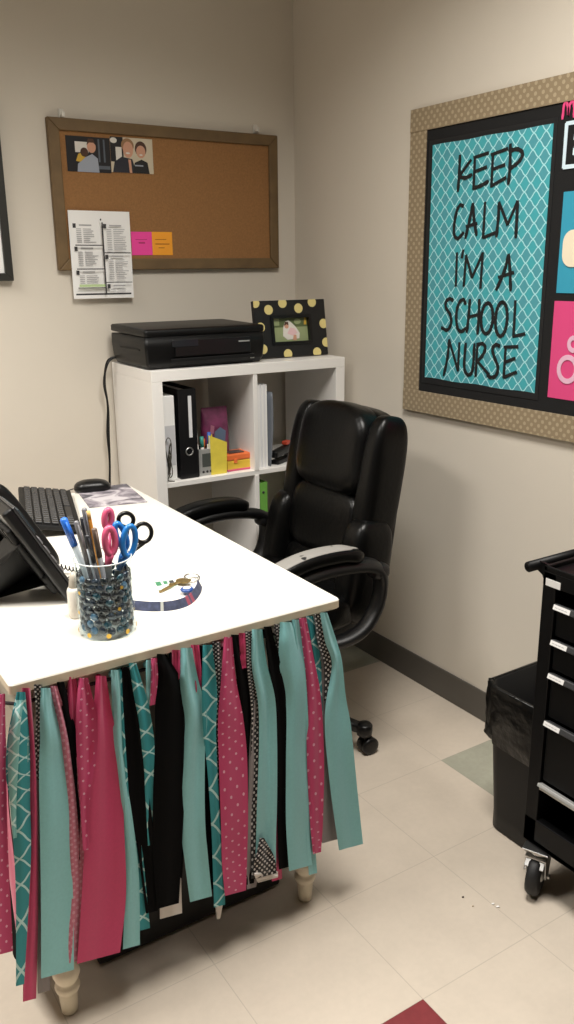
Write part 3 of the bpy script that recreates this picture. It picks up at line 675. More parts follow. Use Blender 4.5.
strip(TLT, [(672, 118, 124), (780, 122, 132), (850, 126, 142), (930, 134, 150)], LY(2), 'teal lattice strip')
strip(TL, [(670, 111, 119), (700, 112, 122), (740, 114, 122), (770, 118, 125), (830, 124, 134), (880, 125, 139), (947, 123, 140)], LY(4), 'plain aqua strip')
strip(KB, [(667, 122, 130), (720, 124, 140), (780, 127, 147), (850, 138, 155), (912, 146, 158)], LY(3), 'black strip')
strip(TLT, [(663, 129, 136), (700, 134, 147), (740, 140, 154), (775, 144, 154), (845, 148, 153)], LY(4), 'teal lattice strip')
strip(TL, [(660, 146, 152), (690, 146, 150), (710, 147, 149)], LY(3))
strip(PD, [(658, 151, 157), (680, 151, 158), (705, 150, 155)], LY(5), 'pink dotted strip')
strip(KB, [(652, 169, 176), (720, 168, 186), (800, 168, 186), (880, 165, 182)], LY(0), 'black strip')
strip(WH, [(700, 166, 176), (800, 163, 180), (880, 160, 181), (916, 160, 182)], LY(1), 'pale reverse side of a strip')
strip(KB, [(654, 157, 166), (680, 156, 181), (700, 155, 186), (740, 155, 186), (790, 153, 185), (850, 153, 182), (906, 157, 179)], LY(6), 'wide black strip')
strip(PK, [(650, 172, 180), (672, 172, 181), (700, 174, 180), (760, 176, 182)], LY(3), 'plain pink strip')
strip(KB, [(646, 196, 203), (730, 200, 212), (800, 203, 214), (890, 204, 214)], LY(1), 'black strip')
strip(PK, [(644, 191, 199), (680, 195, 202), (710, 197, 203)], LY(3), 'plain pink strip')
strip(TL, [(648, 181, 192), (680, 180, 198), (715, 184, 207), (755, 184, 205), (820, 181, 205), (860, 185, 208), (899, 190, 212)], LY(5), 'plain aqua strip')
strip(WH, [(860, 216, 222), (890, 214, 225), (919, 217, 220)], LY(1), 'white frayed strip end')
strip(TLT, [(645, 203, 212), (690, 202, 217), (730, 203, 216), (765, 207, 217), (820, 211, 220), (870, 213, 224), (906, 214, 225)], LY(4), 'teal lattice strip')
strip(KD, [(642, 212, 220), (680, 213, 222), (725, 214, 222), (780, 217, 222)], LY(2), 'black dotted strip')
strip(KB, [(634, 231, 240), (690, 238, 253), (750, 243, 256), (830, 245, 258), (884, 245, 254)], LY(2), 'black strip')
strip(PD, [(637, 224, 232), (680, 221, 236), (720, 218, 243), (760, 219, 247), (820, 221, 248), (860, 222, 247), (893, 225, 246)], LY(5), 'pink dotted strip')
strip(PK, [(632, 239, 245), (655, 240, 246), (668, 242, 247)], LY(3), 'plain pink strip')
strip(PK, [(640, 256, 262), (760, 266, 278), (880, 272, 282)], LY(0), 'plain pink strip')
strip(KD, [(629, 245, 253), (670, 247, 255), (715, 251, 262), (790, 250, 258), (878, 251, 258)], LY(3), 'black dotted strip')
strip(GRY, [(700, 252, 262), (780, 248, 262), (850, 246, 262), (888, 247, 256)], LY(2), 'grey wrong-side strip')
strip(TL, [(628, 252, 262), (665, 252, 267), (700, 258, 275), (740, 259, 277), (800, 257, 277), (840, 256, 276), (868, 255, 276)], LY(4), 'plain aqua strip')
strip(KD, [(838, 260, 264), (850, 257, 270), (862, 254, 275), (876, 254, 277)], LY(6), 'black dotted strip end')
strip(WH, [(872, 254, 278), (880, 258, 278)], LY(5), 'white cut strip edge')
strip(KB, [(622, 264, 271), (680, 270, 284), (730, 276, 289), (800, 277, 290), (868, 279, 290)], LY(3), 'black strip')
strip(KD, [(618, 274, 280), (645, 276, 281), (680, 280, 284)], LY(2), 'black dotted strip')
strip(TL, [(614, 292, 299), (680, 297, 306), (760, 301, 310), (830, 305, 314), (874, 309, 317)], LY(3), 'plain aqua strip')
strip(TL, [(616, 280, 291), (660, 279, 303), (700, 286, 306), (760, 286, 305), (820, 286, 308), (868, 289, 312)], LY(5), 'plain aqua strip')
strip(TLT, [(613, 306, 313), (655, 313, 320), (690, 316, 322), (740, 318, 323)], LY(2), 'teal lattice strip')
strip(KB, [(640, 310, 316), (720, 316, 326), (842, 318, 326)], LY(0), 'black strip')
strip(GRY, [(660, 322, 329), (700, 321, 331), (760, 323, 334), (841, 322, 339)], LY(1), 'grey wrong-side strip')
strip(PD, [(614, 299, 306), (655, 303, 313), (700, 306, 321), (760, 307, 324), (820, 310, 323), (853, 313, 321)], LY(4), 'pink dotted strip')
strip(KD, [(608, 314, 321), (640, 317, 328), (665, 324, 332), (700, 324, 330)], LY(4), 'black dotted strip')
strip(TL, [(612, 320, 327), (640, 325, 336), (663, 332, 342), (700, 326, 346), (730, 325, 351), (790, 331, 357), (847, 339, 363)], LY(6), 'last aqua strip at the desk corner')
# strips along the left long side of the desk
rs = random.Random(5)
for k, m_ in enumerate((PK, KB, TL, PD, TLT, KD, PK, TL)):
    yy = -1.42+.055*k; mb = MB(); vs = []; uv = []; n, nc = 14, 7
    for i in range(n):
        tt = i/(n-1); w_ = .012+.022*min(1, tt*4)
        for j in range(nc):
            s = j/(nc-1)-.5
            vs.append(Vector((-1.536-.004*(k % 3)-.004*math.sin(s*7+k)*(1-.4*tt)-.012*min(1, tt*3), yy+s*2*w_+.006*math.sin(tt*3+k), .688-.56*tt))-SO); uv.append(((s+.5)*.06, tt*.56))
    mb.add(vs, [[i*nc+j, i*nc+j+1, (i+1)*nc+j+1, (i+1)*nc+j] for i in range(n-1) for j in range(nc-1)], m_, True, uv)
    o = mb.build('fabric_strip', skirt, [('SOLIDIFY', dict(thickness=.0009, offset=0, use_rim=False))])
    kk = MB(); kb = Vector((-1.535, yy, .689))-SO; kk.ball(kb, (.007, .007, .008), m_, 10, 7); kk.build('knot', o)

# ------------------------------------------------------------------ desk things
ZD = DZ+.0004
# glass tumbler
GC = Vector((-1.312, -1.347, ZD)); GR_, GH = .0535, .146
g = NT('clear_glass'); tr = g.n('ShaderNodeBsdfTransparent'); tr.inputs[0].default_value = (.93, .96, .965, 1)
gl = g.n('ShaderNodeBsdfGlossy', Roughness=.03); lw = g.n('ShaderNodeLayerWeight', Blend=.25); mx = g.n('ShaderNodeMixShader')
g.l(g.math('MULTIPLY_ADD', g.math('POWER', lw.outputs['Facing'], 4.0), .85, .012), mx.inputs[0]); g.l(tr.outputs[0], mx.inputs[1]); g.l(gl.outputs[0], mx.inputs[2]); g.l(mx.outputs[0], g.t.nodes['Material Output'].inputs[0])
t = thing('glass_tumbler', 'clear glass tumbler with gold dots holding pens and blue gems on the desk', 'glass', GC)
MB().lathe((0, 0, 0), [(.0001, 0), (GR_-.004, 0), (GR_-.001, .003), (GR_, .01), (GR_, GH-.001), (GR_-.001, GH), (GR_-.0025, GH-.001), (GR_-.0025, .012), (GR_-.006, .009), (.0001, .008)], g.m, 40).build('glass', t)
mb = MB(); mb.tube([Vector(((GR_-.0012)*math.cos(2*PI*i/40), (GR_-.0012)*math.sin(2*PI*i/40), GH)) for i in range(41)], .0014, mat('glass_rim_highlight', 'c9cfd0', .1, spec=.8), 8, caps=False); mb.build('rim', t)  # pale opaque ring, the rim's white highlight put into its colour
GD = mat('gold_foil', 'c9a545', .35, .6); b = MB()
for k in range(9):
    a = 2*PI*k/9+.2; n_ = Vector((math.cos(a), math.sin(a), 0)); up = Vector((0, 0, 1)); sd = up.cross(n_); c = n_*(GR_+.0003)+up*.011
    b.poly([c+sd*.0048*math.cos(q*PI/6)+up*.0048*math.sin(q*PI/6) for q in range(12)], n_, .0003, GD)
for k in range(9):
    a = 2*PI*k/9*2.3; z = .03+.01*k; n_ = Vector((math.cos(a), math.sin(a), 0)); sd = up.cross(n_); c = n_*(GR_+.0003)+up*z
    b.poly([c+sd*.0036*math.cos(q*PI/5)+up*.0036*math.sin(q*PI/5) for q in range(10)], n_, .0003, GD)
b.build('gold_dot_print', t)
gem_m = [mat('gem_deep_blue', '0b2336', .04, coat=.5), mat('gem_sky_blue', '35617f', .04, coat=.5), mat('gem_teal', '103c4a', .04, coat=.5), mat('gem_dark', '070f18', .04, coat=.5)]
gem_n = ['deep blue', 'pale blue', 'teal', 'near-black blue']
protos = []
for i in range(4):
    o = MB().ball((0, 0, 0), (.0046, .0079, .0079), gem_m[i], 14, 8).build('glass_gem')
    tag(o, '%s flat glass gem piled inside the glass tumbler' % gem_n[i], 'glass gem', 'glass gems in the tumbler'); protos.append(o)
cnt = [0]*4
rg = random.Random(11); N = 18
for r_ in range(8):
    for k in range(N):
        i = rg.choices(range(4), (5, 1, 3, 4))[0]
        if cnt[i] == 0: o = protos[i]
        else: o = protos[i].copy(); COL.objects.link(o)
        cnt[i] += 1
        a = 2*PI*(k+.5*(r_ % 2)+rg.uniform(-.08, .08))/N; R0 = GR_-.0025-.0056
        o.location = GC+Vector((R0*math.cos(a), R0*math.sin(a), .018+.0136*r_+rg.uniform(-.0022, .0022))); o.rotation_euler = (rg.uniform(-.3, .3), rg.uniform(-.25, .25), a)
# pens and pencils in the tumbler
def pen(name, label, cat, bx, by, top, yy, rad, body, cap=None, capf=.72, pencil=False):
    """from a foot inside the tumbler to the pixel 'top' at depth yy"""
    B = GC+Vector((bx, by, .022)); E = on_y(top[0], top[1], yy); t = thing(name, label, cat, B, 0, 'pens in the glass tumbler'); V = E-B; d = V.normalized()
    if pencil:
        MB().tube([(0, 0, 0), V*.93], [rad*.9, rad], body, 6, smooth=False).build('shaft', t); MB().cyl(V*.93, V, rad*1.02, cap, n=12).build('tip', t)
    else:
        MB().tube([d*0, d*.015, V*capf], [rad*.3, rad, rad], body, 12).build('barrel', t)
        MB().tube([V*capf, V*.985, V], [rad*1.12, rad*1.15, rad*.7], cap or body, 12).build('cap', t)
        side = Vector((0, -1, 0)); MB().tube([V*.97+side*rad*1.5, V*(capf+.04)+side*rad*1.5], rad*.3, cap or body, 6).build('clip', t)
PGY = mat('pen_grey', '77767a', .3); PDK = mat('pen_dark', '2d2e33', .3); PBL = mat('pen_blue', '2c6fd0', .35); PCL = mat('pen_clear', 'a9b3b8', .15); POR = mat('pencil_orange', 'e39a35', .45); PBR = mat('pen_brown', '6a5a50', .35)
pen('pen', 'blue-capped marker leaning out left of the glass tumbler', 'pen', -.004, .0, (63, 518), -1.33, .0062, PCL, PBL, .74)
pen('pen', 'dark grey pen beside the blue marker in the tumbler', 'pen', -.012, -.012, (76, 521), -1.35, .0042, PDK, PGY, .6)
pen('pen', 'clear blue pen behind the grey pens in the tumbler', 'pen', -.01, .012, (82, 517), -1.31, .004, PCL, PDK, .7)
pen('pen', 'tall grey pen in the middle of the tumbler', 'pen', .0, .016, (84, 508), -1.325, .0045, PGY, PGY, .65)
pen('pencil', 'orange pencil in the glass tumbler', 'pencil', .008, .008, (88, 511), -1.332, .0036, POR, mat('pencil_end', 'd9b16a', .5), pencil=True)
pen('pen', 'brown grey pen in front of the orange pencil', 'pen', .005, -.014, (94, 528), -1.358, .0046, PGY, PBR, .7)
pen('pen', 'slim dark pen left of the brown grey pen', 'pen', -.003, -.022, (87, 535), -1.366, .0038, PDK, PDK, .7)
# scissors
def scissors(label, mtl, loops, pivot, tip, rad):
    """loops: (pixel centre, half width px, half height px, tilt, depth y) for each handle"""
    PV = on_y(*pivot); t = thing('scissors', label, 'scissors', PV, 0, 'scissors in the glass tumbler')
    for (cx, cy, rx, ry, til, yy) in loops:
        mb = MB(); N = 22; pts = []
        for i in range(N+1):
            a = 2*PI*i/N; dx, dy = rx*math.cos(a), ry*math.sin(a)
            px = cx+dx*math.cos(til)-dy*math.sin(til); py = cy+dx*math.sin(til)+dy*math.cos(til)
            pts.append(on_y(px, py, yy)-PV)
        mb.tube(pts, rad, mtl, 10, caps=False, up=(0, 1, 0)); bt = max(pts, key=lambda p: -p.z)
        mb.tube([bt, bt*.5+Vector((0, 0, .004)), Vector((0, 0, 0))], [rad, rad*1.1, rad*.9], mtl, 10)
        mb.build('handle', t)
    E = GC+Vector(tip)-PV
    for sx in (-1, 1):
        mb = MB(); o = Vector((sx*.003, sx*.0012, 0))
        mb.poly([o+Vector((-.005, 0, 0)), o+Vector((.005, 0, 0)), E+o+Vector((.001, 0, 0)), E+o+Vector((-.001, 0, 0))], (0, 1, 0), .0012, CHROME); mb.build('blade', t)
PKS = mat('scissor_pink', 'cf5a7d', .35); BLS = mat('scissor_blue', '2373bd', .3)
scissors('pink handled scissors standing in the glass tumbler', PKS, [(108, 519, 3.5, 9, .05, -1.318), (110, 541, 5.2, 13, -.06, -1.352)], (108, 566, -1.35), (.004, -.004, .03), .0062)
scissors('blue handled scissors standing in the glass tumbler', BLS, [(121, 536, 4.5, 13, -.35, -1.335), (129, 541, 6.2, 15, .12, -1.357)], (119, 570, -1.35), (.012, .004, .03), .0056)
scissors('black handled scissors behind the blue pair in the tumbler', BLK, [(126, 520, 7.5, 7, .2, -1.31), (143, 533, 8.5, 9.5, .2, -1.325)], (123, 562, -1.33), (.016, .016, .03), .0042)
# white bottle behind the glass
p = on_z(75, 622, ZD); t = thing('bottle', 'small white bottle standing behind the glass tumbler', 'bottle', (-1.338, -1.25, ZD))
MB().lathe((0, 0, 0), [(.0001, 0), (.014, 0), (.016, .003), (.016, .055), (.013, .062)], mat('bottle_white', 'ddd6cb', .4), 22).build('body', t)
MB().lathe((0, 0, .0615), [(.012, 0), (.009, .022), (.006, .03), (.0001, .031)], mat('bottle_cap', 'b9b0a2', .4), 20).build('cap', t)
# lanyard with keys
t = thing('lanyard', 'navy lanyard with keys and a tag lying right of the glass tumbler', 'lanyard', on_z(185, 590, ZD))
O = Vector(t.location)
pth = [on_z(x, y, ZD) for x, y in ((118, 607), (138, 609.5), (155, 610.5), (172, 609.5), (185, 606), (193, 600.5), (198.5, 593), (200, 587))]
pth = [Vector(p)-O for p in cr([tuple(p) for p in pth], 6)]
NV = mat('lanyard_navy', '3a4058', .7, var=.5, vscale=90); RD = mat('lanyard_red', '8c4154', .7); GY = mat('lanyard_grey', 'a9aba5', .7)
mb = MB(); L = []
for i, p in enumerate(pth):
    tg = (pth[min(i+1, len(pth)-1)]-pth[max(i-1, 0)]).normalized(); n_ = Vector((tg.y, -tg.x, 0)).normalized()
    a = p+n_*.004; q = p-n_*.004+Vector((0, 0, .017)); L.append([a+n_*.0008, a-n_*.0008, q-n_*.0008, q+n_*.0008])
for i in range(len(L)-1):
    m_ = RD if 24 <= i <= 30 and i % 3 else (GY if i == 14 else NV)
    mb.loft([L[i], L[i+1]], m_, True, i == 0, i == len(L)-2, smooth=False)
mb.build('strap', t)
kc = on_z(192, 580, ZD)-O
mb = MB(); mb.tube([kc+Vector((.017*math.cos(2*PI*i/24), .017*math.sin(2*PI*i/24), .006+.003*math.sin(2*PI*i/24))) for i in range(25)], .0013, CHROME, 8, caps=False); mb.tube([kc+Vector((.015*math.cos(2*PI*i/24), .015*math.sin(2*PI*i/24), .0085)) for i in range(25)], .0013, CHROME, 8, caps=False); mb.build('key_ring', t)
BR = mat('key_brass', '9a8350', .35, .8)
def key(a, b, z, mtl):
    A_ = on_z(*a, ZD)-O+Vector((0, 0, z)); B_ = on_z(*b, ZD)-O+Vector((0, 0, z*.4)); d = (B_-A_).normalized(); s = Vector((-d.y, d.x, 0)); mb = MB(); N = 14
    mb.poly([A_+d*.0115*math.cos(2*PI*i/N)+s*.011*math.sin(2*PI*i/N) for i in range(N)], (0, 0, 1), .002, mtl)
    e = B_; mb.poly([A_+d*.009+s*.0035, e+s*.0025, e+d*.003, e-s*.0035, e-d*.006-s*.0015, e-d*.012-s*.004, A_+d*.009-s*.004], (0, 0, 1), .002, mtl); mb.build('key', t)
key((181, 583), (160, 593), .005, BR); key((186, 585), (170, 586), .008, BR)
mb = MB(); c = on_z(187, 591, ZD+.006)-O; mb.lathe(c+Vector((0, 0, .001)), [(.0001, 0), (.013, 0), (.0145, .003), (.012, .006), (.0001, .0065)], mat('fob_blue', '2f4f8f', .3), 20); mb.lathe(c+Vector((0, 0, .0076)), [(.0001, 0), (.0085, 0), (.008, .0006), (.0001, .0007)], PAPER, 18); lab(mb.build('key_fob', t), 'blue round fob with white centre')
mb = MB(); q = [on_z(x, y, ZD)-O for x, y in ((151, 581), (172, 580), (179, 587), (156, 591))]; mb.poly(q, (0, 0, 1), .0015, mat('tag_pale_green', 'd3e2d3', .5))
u = q[1]-q[0]; v = q[3]-q[0]
art(mb, q[3]+Vector((0, 0, .0015)), q[2]-q[3], q[0]-q[3], [('r', (.12, .35, .35, .75), mat('tag_green_print', '3f7a58', .6)), ('r', (.45, .4, .62, .7), mat('tag_green_print', '3f7a58', .6)), ('r', (.7, .42, .9, .66), INKD)], step=.0004); mb.build('tag', t)
# mouse pad and mouse
mb = MB(); q = [on_z(x, y, ZD) for x, y in ((89.4, 508), (147.3, 502.4), (126.6, 484.6), (76, 490))]
mp = NT('mouse_pad_print'); tc = mp.n('ShaderNodeTexCoord'); nz = mp.n('ShaderNodeTexNoise', Scale=14.0, Detail=3.0, Distortion=1.5); mp.l(tc.outputs['Object'], nz.inputs[0])
rp_ = mp.n('ShaderNodeValToRGB'); mp.l(nz.outputs[0], rp_.inputs[0]); el = rp_.color_ramp.elements; el[0].position = .38; el[0].color = lin('55535a'); el[1].position = .62; el[1].color = lin('c5c0c4')
e2 = el.new(.5); e2.color = lin('8f8790'); mp.l(rp_.outputs[0], mp.b.inputs['Base Color']); mp.b.inputs['Roughness'].default_value = .6
mb.poly(q, (0, 0, 1), .003, mp.m); tag(mb.build('mouse_pad'), 'grey patterned mouse pad at the far end of the desk', 'mouse pad')
t = thing('computer_mouse', 'black computer mouse on the grey mouse pad', 'mouse', (-.965, -.325, ZD+.0032), 2.9)
b = MB(); L = []
for z, s in ((0, .94), (.006, 1), (.014, .97), (.022, .82), (.0265, .55), (.0285, .2)): L.append([(p[0]+(.006*(1-s)), p[1], z+(0.004*math.cos(p[0]*25) if z > .01 else 0)) for p in rrect(.056*s, .032*s, .028*s)])
b.loft(L, BLK, True, True, True); b.build('shell', t)
MB().lathe((.028, 0, .0225), [(.007, -.003), (.007, .003)], PGY, 14, axis=RX(PI/2)).build('scroll_wheel', t)
wp = [(.057, 0, .008), (.09, .01, .002), (.12, .03, -.0005), (.14, .08, -.0005), (.13, .16, -.0005)]
MB().tube(cr(wp, 6), .0018, BLK, 8).build('cable', t)
# keyboard
kb = [Vector((-1.045, -.362, .0)), Vector((-1.142, -.728, 0))]; d = (kb[1]-kb[0]).normalized(); s = Vector((d.y, -d.x, 0))
if s.x > 0: s = -s
t = thing('keyboard', 'black computer keyboard lying on the desk behind the phone', 'keyboard', (0, 0, 0))
c0 = (kb[0]+kb[1])/2+s*.075; t.location = (c0.x, c0.y, ZD)
az = math.atan2(s.y, s.x)-PI/2  # local y points away from the user (s), local x along the keyboard
t.rotation_euler = (0, 0, az)
TI = RX(.17); KL, KW = .4, .15
b = MB(); b.box(TI @ Vector((0, 0, .0))+Vector((0, 0, .024)), (KL, KW, .014), BLKM, TI, .004); b.build('body', t)
KEYM = mat('key_cap_black', '1c1c1e', .45); b = MB()
for r_ in range(6):
    n = 18
    for k in range(n):
        if r_ == 5 and 4 <= k <= 8: continue
        b.box(TI @ Vector((-KL/2+.02+k*(KL-.04)/(n-1), .052-.0205*r_, .0095))+Vector((0, 0, .024)), (.0165, .017, .006), KEYM, TI, .0015, 1)
b.box(TI @ Vector((-.06, .052-.0205*5, .0095))+Vector((0, 0, .024)), (.1, .017, .006), KEYM, TI, .0015, 1)
kk = b.build('keys', t)
MB().box(TI @ Vector((-.175, .066, .008))+Vector((0, 0, .024)), (.03, .012, .001), PAPER, TI).build('sticker', t)
for sx in (-.17, .17): MB().bx((sx-.012, .048, 0), (sx+.012, .056, .026), BLKM, .001).build('foot', t); MB().bx((sx-.012, -.07, 0), (sx+.012, -.06, .008), BLKM).build('foot', t)
# desk phone, seen from behind
B0 = Vector((-1.308, -1.178, ZD)); E0 = on_y(-2, 494, -1.178)
tilt = math.atan2(E0.z-B0.z, -(E0.x-B0.x)); PL = min(.235, (E0-B0).length); PW = .215
t = thing('desk_phone', 'black desk phone on its stand, seen from behind at the left edge of the desk', 'phone', (B0.x, B0.y+PW/2, ZD))
# local frame: a along the slab upwards, w along y, n out of the keypad face
a_ = Vector((-math.cos(tilt), 0, math.sin(tilt))); n_ = Vector((math.sin(tilt), 0, math.cos(tilt)))
RF = Matrix((a_, Vector((0, 1, 0)), n_)).transposed()
if RF.determinant() < 0: RF = Matrix((a_, Vector((0, -1, 0)), n_)).transposed()
pf = lambda u, w, z: RF @ Vector((u, w, z)) + Vector((0, 0, .014))
def pbox(c, d, m_, bev=.003, seg=2): return MB().box(pf(*c), d, m_, RF, bev, seg)
pbox((PL/2, 0, -.014), (PL, PW, .024), BLK, .007, 3).build('body', t)
pbox((PL/2, 0, .0005), (PL*.98, PW*.985, .006), mat('phone_bezel', '2a2a2d', .25), .002).build('face_plate', t)
pbox((PL*.5, .0, -.031), (PL*.62, PW*.72, .014), BLKM, .006, 3).build('back_cover', t)
pbox((.045, 0, -.028), (.05, PW*.8, .02), BLKM, .009, 3).build('lower_flange', t)
for w in (-.045, 0, .045): pbox((PL*.68, w, -.0385), (.07, .01, .002), BLK, .0005).build('vent_slot', t)
pbox((PL*.8, .03, .006), (.06, .12, .004), mat('phone_screen', '2f3a40', .1), .001).build('screen', t)
b = MB()
for i in range(4):
    for j in range(3): b.box(pf(.05+.026*i, -.005+.03*j, .0065), (.017, .021, .006), PGY, RF, .002, 1)
b.build('keypad', t)
hs = -1 if True else 1
mb = MB(); mb.tube([pf(u, hs*(-.0)-PW/2+.036 if False else -.078, z) for u, z in cr([(.015, .014), (.03, .03), (.09, .034), (PL*.72, .034), (PL-.02, .026), (PL-.01, .014)], 5)], [.018]*2+[.02, .021, .021, .019, .016, .014]+[.013]*12+[.016, .02, .022, .021][:4]+[.018]*2, BLKM, 12) if False else None
hp = cr([(.012, .008), (.03, .016), (.09, .02), (PL*.66, .02), (PL-.03, .014), (PL-.012, .006)], 5); nn = len(hp)
mb.tube([pf(u, -.07, z) for u, z in hp], [.012+.006*abs(math.cos(PI*i/(nn-1)))**1.5 for i in range(nn)], BLK, 14); mb.build('handset', t)
b = MB()
for i, u in enumerate((PL*.50, PL*.58, PL*.66, PL*.92)): b.box(pf(u, -PW/2-.0008, -.004), (.007 if i < 3 else .02, .0022, .006), SILV if i != 1 else BLK, RF, .0005, 1)
b.build('side_ports', t)
# stand: a wedge foot behind the slab
def q_(u, w, z): return pf(u, w, z)
b = MB()
W0, W1 = -.005, .085
for w0, w1 in ((W0, W0+.01), (W1-.01, W1)): b.poly([Vector((p.x, w0, p.z)) for p in (q_(PL*.22, 0, -.034), q_(PL*.66, 0, -.034), Vector((-.205, 0, .001)), Vector((-.165, 0, .001)))], (0, 1, 0), w1-w0, BLK)
b.poly([q_(PL*.66, W0, -.036), q_(PL*.66, W1, -.036), Vector((-.205, W1, .002)), Vector((-.205, W0, .002))], (.006, 0, .004), 1, BLKM)
b.poly([q_(PL*.22, W0, -.036), q_(PL*.22, W1, -.036), Vector((-.165, W1, .002)), Vector((-.165, W0, .002))], (.006, 0, .004), 1, BLKM)
b.build('stand', t)
cc = []; P0 = Vector((-.004, -.03, .025)); P1 = Vector((.07, -.02, .012)); P2 = Vector((.05, .05, .008)); P3 = Vector((.01, .085, .02))
base = cr([P0, (.045, -.045, .012), P1, (.075, .02, .0075), P2, P3], 40)
for i, p in enumerate(base):
    q = i*.95; cc.append(Vector(p)+Vector((0, .0052*math.cos(q), .0052*math.sin(q)+.002)))
MB().tube(cc, .0016, BLK, 6).build('coil_cord', t)

# ------------------------------------------------------------------ office chair
CH = thing('office_chair', 'black leather executive office chair with worn armrests beside the desk', 'office chair', (-.62, -.75, 0), .0)
# local: chair faces -x
def soft(c, d, mtl, rot=None, p=.45, nu=36, nv=22, bend=None):
    mb = MB(); mb.ball((0, 0, 0), d, mtl, nu, nv, p)
    vs = []
    for v in mb.v:
        v = Vector(v)
        if bend: v = bend(v)
        if rot is not None: v = rot @ v
        vs.append(tuple(v+Vector(c)))
    mb.v = vs; return mb
TB = RY(.185)       # recline
def back(u, w, h):  # back frame: h up the backrest, w sideways, u forward(-) / rear(+)
    return Vector((.225, 0, .415)) + TB @ Vector((u, w, h))
def bpart(name, h0, h1, w0, w1, u0, u1, p=.5, bendk=0.0, taper=0, crown=0):
    hc, hh = (h0+h1)/2, (h1-h0)/2; wc, hw_ = (w0+w1)/2, (w1-w0)/2; uc, hu = (u0+u1)/2, (u1-u0)/2
    mb = MB(); mb.ball((0, 0, 0), (hu, hw_, hh), LEATH, 40, 26, p); vs = []
    for v in mb.v:
        x, y, z = v
        y2 = y*(1-taper*((z/hh)+1)/2); x2 = x+bendk*(y2+wc)**2
        z2 = z-crown*(y2/hw_)**2*max(0, z/hh)
        vs.append(tuple(back(uc+x2, wc+y2, hc+z2)))
    mb.v = vs; return mb.build(name, CH)
bpart('backrest', -.02, .595, -.235, .235, -.02, .07, .38, 0, .14, .03)
bpart('headrest_cushion', .33, .6, -.168, .168, -.085, .03, .5, -.3, .05, .02)
bpart('lumbar_cushion', .13, .35, -.165, .165, -.07, .02, .5, -.3, .0)
bpart('lower_cushion', -.04, .15, -.17, .17, -.062, .02, .5, -.3, 0)
for s in (-1, 1):
    bpart('side_bolster', .16, .585, min(s*.145, s*.225), max(s*.145, s*.225), -.07, .06, .55, 0, 0, 0)
    bpart('side_wing', -.02, .29, min(s*.15, s*.25), max(s*.15, s*.25), -.1, .045, .55, 0, 0, 0)
# seat
soft((-.03, 0, .455), (.265, .255, .062), LEATH, RY(.04), .5).build('seat', CH)
soft((-.03, 0, .415), (.25, .24, .03), BLKM, RY(.04), .35).build('seat_pan', CH)
WORN = NT('worn_armrest_leather'); tc = WORN.n('ShaderNodeTexCoord'); nz = WORN.n('ShaderNodeTexNoise', Scale=26.0, Detail=6.0); WORN.l(tc.outputs['Object'], nz.inputs[0])
rp_ = WORN.n('ShaderNodeValToRGB'); WORN.l(nz.outputs[0], rp_.inputs[0]); el = rp_.color_ramp.elements; el[0].position = .33; el[0].color = lin('1a1919'); el[1].position = .37; el[1].color = lin('8e8b86'); WORN.l(rp_.outputs[0], WORN.b.inputs['Base Color']); WORN.b.inputs['Roughness'].default_value = .6
ARM = mat('arm_black_plastic', '0e0e0f', .4, bump=.08, bscale=300)
for s in (-1, 1):
    yo = s*.305
    pts = [(-.02, s*.2, .395), (.06, s*.27, .392), (.13, yo, .42), (.185, yo, .475), (.205, yo, .545), (.19, yo, .598), (.12, yo, .622), (0, yo, .628), (-.12, yo, .605), (-.22, yo, .55), (-.25, yo, .48), (-.2, yo, .42), (-.1, s*.27, .395), (-.04, s*.2, .395)]
    af = MB().tube(cr(pts, 6), .019, ARM, 12, squash=1.6, up=(0, 0, 1))
    af.ball((.195, yo, .59), (.03, .028, .022), ARM, 14, 9, .7); af.build('arm_frame', CH)
    mb = MB(); ct = cr([(.135, yo, .645), (.06, yo, .664), (-.06, yo, .662), (-.17, yo, .628), (-.235, yo, .572)], 7); K = len(ct); L = []
    for i, p in enumerate(ct):
        e = min(1, math.sqrt(max(0, 1-((2*i/(K-1)-1)**2)**3))+.15); tg = (Vector(ct[min(i+1, K-1)])-Vector(ct[max(i-1, 0)])).normalized(); up = Vector((0, 1, 0)).cross(tg)*(1 if True else 1)
        if up.z < 0: up = -up
        L.append([Vector(p)+Vector((0, 1, 0))*a*e*1.0+up*b*e for a, b in rrect(.034, .019, .016, 4)])
    mb.loft(L, LEATH, True, True, True); pad = mb.build('arm_pad', CH)
    if s < 0:
        mb = MB(); W_ = []
        for i, p in enumerate(ct):
            if i < 2: continue
            tg = (Vector(ct[min(i+1, K-1)])-Vector(ct[max(i-1, 0)])).normalized(); up = Vector((0, 1, 0)).cross(tg)
            if up.z < 0: up = -up
            f = min(1, (i-1)/5, (K-i)/3); W_.append([Vector(p)+Vector((0, q*f, 0))+up*(.0196-(abs(q)/.03)**4*.004) for q in (-.027, -.018, -.006, .008, .02, .028)])
        mb.loft(W_, WORN.m, False); lab(mb.build('worn_patch', pad, [('SOLIDIFY', dict(thickness=.0012, offset=1))]), 'pale worn patch on the armrest')
